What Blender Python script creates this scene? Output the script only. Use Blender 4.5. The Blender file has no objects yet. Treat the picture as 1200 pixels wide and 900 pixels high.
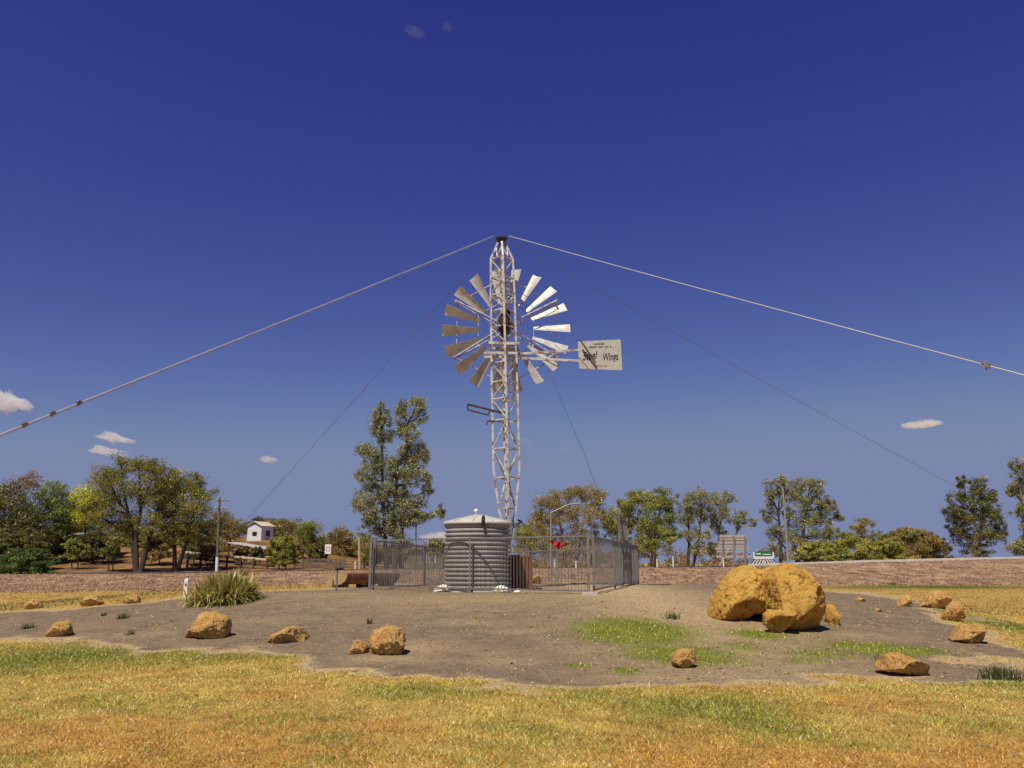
import bpy, math, random
import numpy as np
from mathutils import Vector

# ------------------------------------------------------------------ camera, sky, sun, exposure
SC = bpy.context.scene
COL = SC.collection
R_ = math.radians
EYE = 1.6
F = 960.0
PITCH = math.atan(210 / F)
cd = bpy.data.cameras.new('camera'); cam = bpy.data.objects.new('camera', cd); COL.objects.link(cam)
cam.location = (0, 0, EYE); cam.rotation_euler = (R_(90) + PITCH, 0, 0)
cd.sensor_width = 36; cd.lens = 36 * F / 1200; cd.clip_start = 0.1; cd.clip_end = 30000
SC.camera = cam
SUN_DIR = Vector((-0.24, -0.475, 0.845)).normalized()
w = bpy.data.worlds.new('World'); SC.world = w; w.use_nodes = True
wn = w.node_tree.nodes; wl = w.node_tree.links
bg = wn['Background']; bg.inputs[1].default_value = 0.075
sky = wn.new('ShaderNodeTexSky'); sky.sky_type = 'NISHITA'; sky.sun_disc = False
sky.sun_elevation = math.asin(SUN_DIR.z); sky.sun_rotation = math.atan2(SUN_DIR.x, SUN_DIR.y)
sky.altitude = 2500; sky.air_density = 1.0; sky.dust_density = 0.0; sky.ozone_density = 4.0
# the camera's deep, polarised rendering of the same sky: per-channel contrast on the sky colour
sep = wn.new('ShaderNodeSeparateColor'); comb = wn.new('ShaderNodeCombineColor'); wl.new(sky.outputs[0], sep.inputs[0])
for ch, (m0, g0, a0, cap) in enumerate([(.075, 1.50, 2.72, .197), (.05625, 1.55, 2.86, .242), (.0615, .76, .942, .408)]):
    x1 = wn.new('ShaderNodeMath'); x1.operation = 'MULTIPLY'; x1.inputs[1].default_value = m0
    x2 = wn.new('ShaderNodeMath'); x2.operation = 'POWER'; x2.inputs[1].default_value = g0
    x3 = wn.new('ShaderNodeMath'); x3.operation = 'MULTIPLY'; x3.inputs[1].default_value = a0 / .075
    x4 = wn.new('ShaderNodeMath'); x4.operation = 'SMOOTH_MIN'; x4.inputs[1].default_value = cap / .075; x4.inputs[2].default_value = .10 / .075
    wl.new(sep.outputs[ch], x1.inputs[0]); wl.new(x1.outputs[0], x2.inputs[0]); wl.new(x2.outputs[0], x3.inputs[0]); wl.new(x3.outputs[0], x4.inputs[0]); wl.new(x4.outputs[0], comb.inputs[ch])
wl.new(comb.outputs[0], bg.inputs[0])
sd = bpy.data.lights.new('sun', 'SUN'); sun = bpy.data.objects.new('sun', sd); COL.objects.link(sun)
sd.energy = 5.0; sd.angle = R_(0.5); sd.color = (1.0, 0.93, 0.775)
sun.rotation_euler = SUN_DIR.to_track_quat('Z', 'Y').to_euler(); sun.location = (0, 0, 40)
SC.view_settings.view_transform = 'Standard'; SC.view_settings.look = 'None'
SC.view_settings.exposure = 0.0; SC.view_settings.gamma = 1.0; SC.view_settings.use_curve_mapping = False
SC.cycles.max_bounces = 8; SC.cycles.volume_bounces = 6; SC.cycles.transparent_max_bounces = 8
random.seed(7); RNG = np.random.default_rng(11)

# ------------------------------------------------------------------ noise
def _h2(ix, iy, s):
    n = (ix.astype(np.int64) * 374761393 + iy.astype(np.int64) * 668265263 + s * 1442695041) & 0x7fffffff
    n = ((n ^ (n >> 13)) * 1274126177) & 0x7fffffff
    return ((n ^ (n >> 16)) & 0xffff) / 65535.0
def vn2(x, y, s=0):
    x = np.asarray(x, float); y = np.asarray(y, float)
    ix, iy = np.floor(x), np.floor(y); fx, fy = x - ix, y - iy
    fx = fx * fx * (3 - 2 * fx); fy = fy * fy * (3 - 2 * fy)
    a, b = _h2(ix, iy, s), _h2(ix + 1, iy, s); c, d = _h2(ix, iy + 1, s), _h2(ix + 1, iy + 1, s)
    return (a * (1 - fx) + b * fx) * (1 - fy) + (c * (1 - fx) + d * fx) * fy
def fb2(x, y, s=0, o=4):
    t = 0; a = .5
    for k in range(o): t = t + a * vn2(np.asarray(x) * 2 ** k, np.asarray(y) * 2 ** k, s + k); a *= .5
    return t / (1 - .5 ** o)
def vn3(p, s=0):
    z = p[:, 2]; iz = np.floor(z); fz = z - iz; fz = fz * fz * (3 - 2 * fz)
    def lay(k):
        x, y = p[:, 0], p[:, 1]
        ix, iy = np.floor(x), np.floor(y); fx, fy = x - ix, y - iy
        fx = fx * fx * (3 - 2 * fx); fy = fy * fy * (3 - 2 * fy)
        q = (iz + k).astype(np.int64) * 7919 + s * 31
        def hh(a, b):
            n = (a.astype(np.int64) * 374761393 + b.astype(np.int64) * 668265263 + q * 1442695041) & 0x7fffffff
            n = ((n ^ (n >> 13)) * 1274126177) & 0x7fffffff
            return ((n ^ (n >> 16)) & 0xffff) / 65535.0
        return (hh(ix, iy) * (1 - fx) + hh(ix + 1, iy) * fx) * (1 - fy) + (hh(ix, iy + 1) * (1 - fx) + hh(ix + 1, iy + 1) * fx) * fy
    return lay(0) * (1 - fz) + lay(1) * fz
def fb3(p, s=0, o=4):
    t = 0; a = .5
    for k in range(o): t = t + a * vn3(p * 2 ** k, s + k); a *= .5
    return t / (1 - .5 ** o)
def sm(t):
    t = np.clip(t, 0, 1); return t * t * (3 - 2 * t)

# ------------------------------------------------------------------ terrain height
MC = (0.5, 31.0)
def mound_r(x, y):
    dx = x - MC[0]; dy = y - MC[1]
    ax = np.where(dx < 0, 22.0, 17.5); ay = np.where(dy < 0, 19.5, 16.0)
    return np.sqrt((dx / ax) ** 2 + (dy / ay) ** 2)
YC = 78.0
CRX = [(p - 600) / F * YC * 1.02 for p in (-400, 0, 200, 330, 420, 560, 700, 830, 940, 1000, 1200, 1600)]
CRZ = [EYE + (660 - r) / F * YC * 1.03 for r in (674, 672, 671.3, 669, 667.5, 666, 665, 664.3, 661, 659, 654.5, 650)]
def crest_z(x): return np.interp(x, CRX, CRZ)
def height(x, y):
    x = np.asarray(x, float); y = np.asarray(y, float)
    t = np.clip((x + 50) / 100, 0, 1)
    yb = 46 + 12 * t; zb = -0.1 + .38 * t
    zc = crest_z(x)
    z = zb * sm((y - 14) / (yb - 14))
    u = np.clip((y - yb) / (YC - yb), 0, 1)
    z = z + (zc - zb) * (0.45 * u + 0.55 * sm(u)) * (y > yb)
    z = z + 0.70 * sm((1 - mound_r(x, y)) / .56)
    A = 5.2 * sm((-12 - x) / 20)
    z = z + A * sm((y - 86.5) / 50)
    drop = sm((y - 90) / 60) * sm((x + 20) / 20)
    z = z - drop * (zc + .3)
    z = z * (1 - sm((y - 400) / 600))
    lump_ = np.clip((y - yb + 3) / 6, 0, 1) * np.clip((YC - 1 - y) / 4, 0, 1); z = z + lump_ * ((fb2(x * .8, y * .5, 61, 4) - .5) * .34)
    far = sm((y - 8) / 20)
    z = z + (fb2(x * .9, y * .9, 3, 3) - .5) * .05 + (fb2(x * 5, y * 5, 9, 2) - .5) * .025 * (1 - far * .4) * (y < 70)
    return z
def hz(x, y): return float(height(np.array([x]), np.array([y]))[0])

ct, st = math.cos(PITCH), math.sin(PITCH)
def ray(px, py):
    u = (px - 600) / F; v = (450 - py) / F
    return u, ct - v * st, st + v * ct
def at(px, py, D):
    a, b, c = ray(px, py)
    return Vector((a / b * D, D, EYE + c / b * D))
def pxm(px, py, D):      # metres per pixel at depth D around that pixel
    a, b, c = ray(px, py); return D / b / F
def gnd(px, py, dmin=5.0, dmax=400):
    a, b, c = ray(px, py)
    D = np.arange(dmin, dmax, .05)
    zz = EYE + c / b * D - height(a / b * D, D)
    k = np.argmax(zz <= 0)
    if zz[k] > 0: k = len(D) - 1
    d = float(D[k]); x = a / b * d
    return Vector((x, d, hz(x, d)))
def col(px, D):          # ground point on the column px at depth D
    x = (px - 600) / F * D / 1.0
    for _ in range(6):
        z = hz(x, D); # solve px exactly: u/b depends on row
        el = (z - EYE) / D
        v = (el * ct - st) / (ct + el * st)
        b = ct - v * st
        x = (px - 600) / F / b * D
    return Vector((x, D, hz(x, D)))

# ------------------------------------------------------------------ mesh helpers
WL = {}
def wloc(o): return WL.get(o.name, Vector((0, 0, 0))) if o else Vector((0, 0, 0))
def tag(o, label=None, cat=None, group=None, kind=None):
    if label: o['label'] = label
    if cat: o['category'] = cat
    if group: o['group'] = group
    if kind: o['kind'] = kind
    return o
def empty(name, loc, label, cat, group=None):
    o = bpy.data.objects.new(name, None); COL.objects.link(o); o.location = loc; o.empty_display_size = .2
    WL[o.name] = Vector(loc); return tag(o, label, cat, group)
def link(name, me, mat, parent, origin):
    o = bpy.data.objects.new(name, me); COL.objects.link(o)
    if mat: me.materials.append(mat)
    if parent: o.parent = parent; WL[o.name] = wloc(parent)
    else: o.location = origin; WL[o.name] = Vector(origin)
    return o
def fast(name, V, Fc, mat, parent=None, origin=(0, 0, 0), tint=None, smooth=False):
    org = wloc(parent) if parent else Vector(origin)
    V = np.asarray(V, np.float64) - np.array(org)
    Fc = np.asarray(Fc, np.int32); k = Fc.shape[1]
    me = bpy.data.meshes.new(name)
    me.vertices.add(len(V)); me.vertices.foreach_set('co', V.astype(np.float32).ravel())
    me.loops.add(Fc.size); me.loops.foreach_set('vertex_index', Fc.ravel())
    me.polygons.add(len(Fc)); me.polygons.foreach_set('loop_start', np.arange(0, Fc.size, k, dtype=np.int32))
    me.polygons.foreach_set('use_smooth', np.full(len(Fc), smooth))
    if tint is not None:
        a = me.attributes.new('tint', 'FLOAT_COLOR', 'FACE')
        c = np.ones((len(Fc), 4), np.float32); c[:, :3] = tint; a.data.foreach_set('color', c.ravel())
    me.update(calc_edges=True)
    return link(name, me, mat, parent, org)
def ortho(d):
    d = d.normalized(); a = Vector((0, 0, 1)) if abs(d.z) < .9 else Vector((0, 1, 0))
    s = d.cross(a).normalized(); return s, s.cross(d).normalized()
class MB:
    def __init__(s): s.v = []; s.f = []; s.sm = []
    def add(s, vs, fs, smooth=False):
        n = len(s.v); s.v += [tuple(p) for p in vs]; s.f += [tuple(i + n for i in f) for f in fs]; s.sm += [smooth] * len(fs); return s
    def hexa(s, c): return s.add(c, [(0, 3, 2, 1), (4, 5, 6, 7), (0, 1, 5, 4), (1, 2, 6, 5), (2, 3, 7, 6), (3, 0, 4, 7)])
    def box(s, c, d, rz=0):
        x, y, z = d[0] / 2, d[1] / 2, d[2] / 2; ca, sa = math.cos(rz), math.sin(rz); P = []
        for dz in (-z, z):
            for dx, dy in ((-x, -y), (x, -y), (x, y), (-x, y)): P.append((c[0] + dx * ca - dy * sa, c[1] + dx * sa + dy * ca, c[2] + dz))
        return s.hexa(P)
    def beam(s, p, q, wd, h=None, up=None):
        p = Vector(p); q = Vector(q); h = h or wd; d = q - p
        a, b = ortho(d)
        if up is not None:
            a = d.cross(Vector(up)).normalized(); b = a.cross(d).normalized()
        P = []
        for e in (p, q):
            for i, j in ((-1, -1), (1, -1), (1, 1), (-1, 1)): P.append(e + a * i * wd / 2 + b * j * h / 2)
        return s.hexa(P)
    def tube(s, pts, r, n=8, cap=True):
        pts = [Vector(p) for p in pts]; m = len(pts)
        if not hasattr(r, '__len__'): r = [r] * m
        vs = []; fs = []
        a = None
        for i, p in enumerate(pts):
            d = pts[min(i + 1, m - 1)] - pts[max(i - 1, 0)]
            if d.length < 1e-9: d = Vector((0, 0, 1))
            d.normalize()
            if a is None: a, b = ortho(d)
            else:
                a = (a - d * a.dot(d))
                a = a.normalized() if a.length > 1e-6 else ortho(d)[0]
                b = a.cross(d).normalized()
            for k in range(n):
                t = 2 * math.pi * k / n; vs.append(p + a * math.cos(t) * r[i] + b * math.sin(t) * r[i])
        for i in range(m - 1):
            for k in range(n): fs.append((i * n + k, i * n + (k + 1) % n, (i + 1) * n + (k + 1) % n, (i + 1) * n + k))
        s.add(vs, fs, True)
        if cap: s.add(vs[:n], [tuple(range(n))]); s.add(vs[-n:], [tuple(reversed(range(n)))])
        return s
    def lathe(s, prof, c, n=48, smooth=True):
        vs = []; fs = []
        for r, z in prof:
            for k in range(n): t = 2 * math.pi * k / n; vs.append((c[0] + r * math.cos(t), c[1] + r * math.sin(t), c[2] + z))
        for i in range(len(prof) - 1):
            for k in range(n): fs.append((i * n + k, i * n + (k + 1) % n, (i + 1) * n + (k + 1) % n, (i + 1) * n + k))
        return s.add(vs, fs, smooth)
    def slab(s, poly, t, nrm):  # polygon extruded by t along nrm
        n = len(poly); nv = Vector(nrm) * t; top = [Vector(p) for p in poly]; bot = [p + nv for p in top]
        return s.add(top + bot, [tuple(range(n)), tuple(reversed(range(n, 2 * n)))] + [(i, n + i, n + (i + 1) % n, (i + 1) % n) for i in range(n)])
    def build(s, name, mat, parent=None, origin=(0, 0, 0)):
        org = wloc(parent) if parent else Vector(origin)
        me = bpy.data.meshes.new(name)
        me.from_pydata([(x - org.x, y - org.y, z - org.z) for x, y, z in s.v], [], s.f)
        me.polygons.foreach_set('use_smooth', s.sm); me.update()
        return link(name, me, mat, parent, org)

# ------------------------------------------------------------------ materials
class NT:
    def __init__(s, name):
        s.m = bpy.data.materials.new(name); s.m.use_nodes = True; s.t = s.m.node_tree; s.n = s.t.nodes
        s.p = s.n['Principled BSDF']; s.out = s.n['Material Output']
    def new(s, t, **k):
        x = s.n.new(t)
        for a, b in k.items(): setattr(x, a, b)
        return x
    def L(s, a, b): s.t.links.new(a, b)
    def coord(s, kind='Object'): return s.new('ShaderNodeTexCoord').outputs[kind]
    def noise(s, vec, scale, det=5, rough=.6, stretch=None):
        x = s.new('ShaderNodeTexNoise'); x.inputs['Scale'].default_value = scale; x.inputs['Detail'].default_value = det; x.inputs['Roughness'].default_value = rough
        if stretch:
            mp = s.new('ShaderNodeMapping'); mp.inputs['Scale'].default_value = stretch; s.L(vec, mp.inputs[0]); vec = mp.outputs[0]
        s.L(vec, x.inputs['Vector']); return x.outputs['Fac']
    def ramp(s, fac, stops):
        x = s.new('ShaderNodeValToRGB'); e = x.color_ramp.elements
        while len(e) < len(stops): e.new(.5)
        for i, (p, c) in enumerate(stops):
            e[i].position = p; e[i].color = (*c, 1) if hasattr(c, '__len__') else (c, c, c, 1)
        s.L(fac, x.inputs[0]); return x.outputs[0]
    def mix(s, fac, a, b, mode='MIX'):
        x = s.new('ShaderNodeMixRGB', blend_type=mode)
        for i, q in enumerate((fac, a, b)):
            if hasattr(q, 'default_value') or hasattr(q, 'is_output'): s.L(q, x.inputs[i])
            elif hasattr(q, '__len__'): x.inputs[i].default_value = (*q, 1)
            else: x.inputs[i].default_value = q if i == 0 else (q, q, q, 1)
        return x.outputs[0]
    def math(s, op, a, b=0.0, clamp=False):
        x = s.new('ShaderNodeMath', operation=op, use_clamp=clamp)
        for i, q in enumerate((a, b)):
            if hasattr(q, 'is_output'): s.L(q, x.inputs[i])
            else: x.inputs[i].default_value = q
        return x.outputs[0]
    def bump(s, h, strength=.4, dist=.02):
        x = s.new('ShaderNodeBump'); x.inputs['Strength'].default_value = strength; x.inputs['Distance'].default_value = dist
        s.L(h, x.inputs['Height']); s.L(x.outputs[0], s.p.inputs['Normal'])
def simple(name, c, rough=.7, metal=0.0, c2=None, scale=6, lo=.35, hi=.7, bump=0, stretch=None, spec=.3):
    t = NT(name); t.p.inputs['Roughness'].default_value = rough; t.p.inputs['Metallic'].default_value = metal
    t.p.inputs['Specular IOR Level'].default_value = spec
    v = t.coord(); n = t.noise(v, scale, 6, .65, stretch)
    c2 = c2 or tuple(q * .75 for q in c)
    t.L(t.ramp(n, [(lo, c2), (hi, c)]), t.p.inputs['Base Color'])
    if bump: t.bump(n, bump, .02)
    return t.m
M = {}
M['galv'] = simple('galvanised_steel', (.62, .60, .56), .5, .25, (.40, .37, .33), 5, .3, .62)
M['mast'] = simple('weathered_white_steel', (.57, .55, .515), .55, .15, (.21, .135, .09), 4.5, .35, .55)
M['brace'] = simple('brace_steel', (.66, .61, .55), .6, .1, (.16, .10, .07), 5, .36, .56)
M['blade'] = simple('sail_sheet_metal', (.62, .60, .56), .5, .3, (.40, .36, .31), 3, .3, .6)
M['rust'] = simple('rusty_iron', (.10, .055, .035), .8, .1, (.035, .025, .02), 9)
M['fence'] = simple('fence_galvanised', (.27, .26, .245), .5, .3, (.17, .16, .15), 8)
M['tank'] = simple('grey_tank_plastic', (.36, .345, .32), .55, 0, (.26, .245, .225), 2.5, .3, .7, 0, (1, 1, .3))
M['tankroof'] = simple('pale_tank_roof', (.56, .53, .48), .6, 0, (.44, .41, .37), 3)
M['black'] = simple('black_plastic', (.015, .015, .015), .5)
M['white'] = simple('white_paint', (.80, .78, .74), .6, 0, (.66, .63, .58), 3)
M['vane'] = simple('vane_sheet', (.46, .43, .38), .6, .15, (.38, .36, .32), 8, .4, .6)
M['ink'] = simple('black_lettering', (.012, .012, .012), .7)
M['red'] = simple('red_cloth', (.50, .015, .02), .7, 0, (.32, .008, .015), 5)
M['redpaint'] = simple('red_paint', (.5, .03, .02), .6)
M['trough'] = simple('brown_trough', (.26, .125, .065), .8, 0, (.13, .06, .035), 4, .3, .7, 0, (4, 1, .4))
M['troughend'] = simple('tan_trough_end', (.46, .33, .17), .8, 0, (.30, .19, .09), 6)
M['timber'] = simple('dark_timber', (.10, .065, .045), .85, 0, (.045, .03, .025), 5, .3, .7, .3, (1, 1, .2))
M['greytimber'] = simple('grey_timber', (.22, .16, .12), .85, 0, (.10, .075, .06), 4)
M['palelog'] = simple('pale_log', (.50, .39, .27), .8, 0, (.36, .27, .18), 2)
M['pole'] = simple('green_grey_pole', (.16, .17, .12), .8, 0, (.09, .10, .07), 2)
M['lampsteel'] = simple('lamp_steel', (.36, .34, .32), .5, .3)
M['concrete'] = simple('pale_concrete', (.62, .58, .52), .85, 0, (.48, .44, .39), 1.5)
M['stone'] = simple('whitewashed_stone', (.80, .76, .69), .8, 0, (.62, .57, .5), 5, .3, .6, .3)
M['asphalt'] = simple('asphalt', (.07, .068, .066), .9, 0, (.045, .044, .043), 3)
M['wallwhite'] = simple('white_render', (.82, .82, .82), .8, 0, (.72, .72, .72), 1)
M['roofcream'] = simple('cream_roof', (.70, .62, .48), .7, 0, (.58, .5, .38), 1)
M['windowdark'] = simple('dark_window', (.03, .032, .04), .2)
M['glassblue'] = simple('window_glass', (.08, .11, .16), .15)
M['wallolive'] = simple('olive_wall', (.19, .17, .10), .8)
M['rooflight'] = simple('pale_tin_roof', (.58, .55, .51), .6, .1)
M['boardback'] = simple('sign_back_metal', (.52, .45, .39), .6, .1, (.42, .35, .30), 2)
M['boarddark'] = simple('sign_back_timber', (.30, .24, .19), .7)
M['signgreen'] = simple('sign_green', (.02, .20, .07), .5)
M['signwhite'] = simple('sign_white', (.80, .79, .76), .5, 0, (.74, .73, .70))
M['orange'] = simple('orange_plastic', (.65, .17, .02), .6)
M['wire'] = simple('wire_rope', (.70, .66, .60), .6, .1, (.52, .47, .42), 3)
M['wirefar'] = simple('thin_wire', (.20, .18, .18), .6, .2)
M['clamp'] = simple('wire_clamp', (.5, .45, .4), .5, .4, (.05, .04, .03), 30)

def rock_mat(name, a, b, c, d):
    t = NT(name); v = t.coord(); t.p.inputs['Roughness'].default_value = .92; t.p.inputs['Specular IOR Level'].default_value = .1
    n1 = t.noise(v, 2.2, 8, .62); n2 = t.noise(v, 7, 8, .7); n3 = t.noise(v, 30, 5, .7)
    base = t.ramp(n1, [(.30, c), (.45, b), (.62, a), (.78, d)])
    base = t.mix(t.ramp(n2, [(.36, .9), (.455, 0.0)]), base, (.17, .058, .018))
    base = t.mix(t.math('MULTIPLY', t.ramp(t.noise(v, 1.3, 6, .7), [(.56, 0.), (.68, 1.)]), .6), base, (.33, .14, .035))
    base = t.mix(t.math('MULTIPLY', t.ramp(n3, [(.35, .0), (.7, 1.)]), .35), base, d)
    t.L(base, t.p.inputs['Base Color'])
    h = t.math('ADD', t.math('MULTIPLY', n2, .7), t.math('MULTIPLY', n3, .4))
    t.bump(h, 1.0, .14); return t.m
M['boulder'] = rock_mat('golden_sandstone', (.74, .45, .095), (.64, .34, .065), (.36, .14, .03), (.74, .50, .17))
M['rock'] = rock_mat('orange_sandstone', (.72, .46, .17), (.62, .33, .085), (.30, .11, .03), (.76, .58, .31))

def leaf_mat(name, trans=.35):
    t = NT(name); t.n.remove(t.p)
    a = t.new('ShaderNodeAttribute', attribute_name='tint')
    d = t.new('ShaderNodeBsdfDiffuse'); tr = t.new('ShaderNodeBsdfTranslucent'); g = t.new('ShaderNodeBsdfGlossy')
    g.inputs['Roughness'].default_value = .45
    m = t.new('ShaderNodeMixShader'); m.inputs[0].default_value = trans
    m2 = t.new('ShaderNodeMixShader'); m2.inputs[0].default_value = .04
    t.L(a.outputs['Color'], d.inputs[0]); t.L(a.outputs['Color'], tr.inputs[0])
    t.L(d.outputs[0], m.inputs[1]); t.L(tr.outputs[0], m.inputs[2]); t.L(m.outputs[0], m2.inputs[1]); t.L(g.outputs[0], m2.inputs[2])
    t.L(m2.outputs[0], t.out.inputs[0]); return t.m
M['leaf'] = leaf_mat('leaf_foliage'); M['grass'] = leaf_mat('grass_blades', .3)
M['bark'] = simple('dark_bark', (.085, .055, .04), .9, 0, (.035, .025, .02), 3)
M['barkpale'] = simple('pale_gum_bark', (.34, .26, .20), .85, 0, (.14, .095, .07), 1.2, .35, .6)

def attr_tint_mat():
    t = NT('litter_flakes'); a = t.new('ShaderNodeAttribute', attribute_name='tint')
    t.L(a.outputs['Color'], t.p.inputs['Base Color']); t.p.inputs['Roughness'].default_value = .9; return t.m
M['flake'] = attr_tint_mat()

# ------------------------------------------------------------------ terrain sheet
def poly_sd(x, y, poly):  # signed distance, positive inside
    P = np.array(poly); d = np.full(x.shape, 1e9); ins = np.zeros(x.shape, bool)
    for i in range(len(P)):
        a = P[i]; b = P[(i + 1) % len(P)]; e = b - a; L2 = e @ e + 1e-9
        t = np.clip(((x - a[0]) * e[0] + (y - a[1]) * e[1]) / L2, 0, 1)
        d = np.minimum(d, np.hypot(x - a[0] - t * e[0], y - a[1] - t * e[1]))
        c = ((a[1] > y) != (b[1] > y)); xx = (b[0] - a[0]) * (y - a[1]) / (b[1] - a[1] + 1e-12) + a[0]
        ins ^= c & (x < xx)
    return np.where(ins, d, -d)
def wp(pts): return [(lambda g: (g.x, g.y))(gnd(*p)) for p in pts]
DIRT = wp([(-90, 750), (0, 752), (100, 756), (200, 761), (300, 765), (400, 783), (480, 791), (560, 799), (650, 806), (800, 806), (950, 806), (1080, 803),
           (1150, 796), (1186, 779), (1180, 755), (1158, 735), (1110, 712), (1060, 701), (990, 691), (900, 689), (760, 682), (600, 676), (430, 686), (300, 694), (200, 702),
           (100, 711), (0, 716), (-90, 722)])
GREEN = [  # px, py, rx, ry, strength : greener growth
    (90, 768, 150, 16, .8), (20, 778, 80, 18, .75), (260, 768, 150, 10, .6), (830, 832, 110, 18, .75), (880, 845, 60, 20, .6), (500, 812, 90, 10, .5), (1180, 800, 60, 14, .6),
    (1185, 735, 40, 14, .9), (60, 708, 90, 5, .55), (250, 704, 60, 4, .4), (1080, 687, 130, 4, .9), (990, 688, 60, 4, .6), (960, 870, 90, 14, .35), (700, 815, 80, 10, .4), (400, 866, 60, 10, .4), (1150, 850, 80, 15, .3),
    (100, 830, 120, 12, .25), (350, 845, 120, 14, .3), (620, 860, 60, 12, .35)]
WEED = [(745, 741, 72, 17, 1.1), (800, 768, 78, 14, .9), (700, 735, 35, 8, .8), (870, 758, 45, 8, .6), (1040, 762, 72, 8, 1.1), (960, 766, 50, 6, .7), (890, 744, 40, 7, .85), (940, 774, 30, 5, .7),
        (735, 787, 18, 5, .9), (675, 780, 18, 4, .7), (560, 723, 8, 2, .7), (590, 722, 6, 2, .6), (490, 718, 7, 2, .6), (790, 722, 8, 3, .6), (1130, 700, 10, 3, .5)]
def ell_field(x, y, L):
    o = np.zeros_like(x)
    for px, py, rx, ry, s in L:
        c = gnd(px, py); a = gnd(px, py + ry); b = gnd(px, py - ry); ryw = max(.05, abs(b.y - a.y) / 2); rxw = rx * pxm(px, py, c.y)
        cy = (a.y + b.y) / 2
        q = ((x - c.x) / rxw) ** 2 + ((y - cy) / ryw) ** 2
        o = np.maximum(o, s * np.exp(-q * .9))
    return o
def masks(x, y):
    wob = (fb2(x * .55, y * .55, 21, 4) - .5)
    d = poly_sd(x, y, DIRT)
    wob2 = fb2(x * 2.3, y * 1.7, 29, 3) - .5
    dirt = np.clip(.5 + (d + wob * 2.6 + wob2 * .9) / np.maximum(.8, y * .06), 0, 1)
    t = np.clip((x + 50) / 100, 0, 1); yb = 46 + 12 * t
    bank = np.clip((y - yb + 2 + wob * 5) / 3, 0, 1) * (y < 90)
    red = sm((y - 86) / 3) * sm((-10 - x) / 8)
    green = ell_field(x, y, GREEN) ; weed = ell_field(x, y, WEED)
    return dirt, bank, red, green, weed
nx, ny = 460, 520
s = np.linspace(-1, 1, nx); gx = np.sinh(s * 6.6) / math.sinh(6.6) * 4000
gx = np.sign(s) * (np.abs(s) * 34 + np.abs(s) ** 9 * 4000)
tt = np.linspace(0, 1, ny); gy = 3 + 17 * tt * 1.9 + 60 * tt ** 3 + 6000 * tt ** 14
gy = np.concatenate([np.linspace(-60, 2.9, 16), gy])
X, Y = np.meshgrid(gx, gy); ny = len(gy); Z = height(X, Y)
V = np.stack([X.ravel(), Y.ravel(), Z.ravel()], 1)
ii = (np.arange(ny - 1)[:, None] * nx + np.arange(nx - 1)[None]).ravel()
FC = np.stack([ii, ii + 1, ii + nx + 1, ii + nx], 1)
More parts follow.
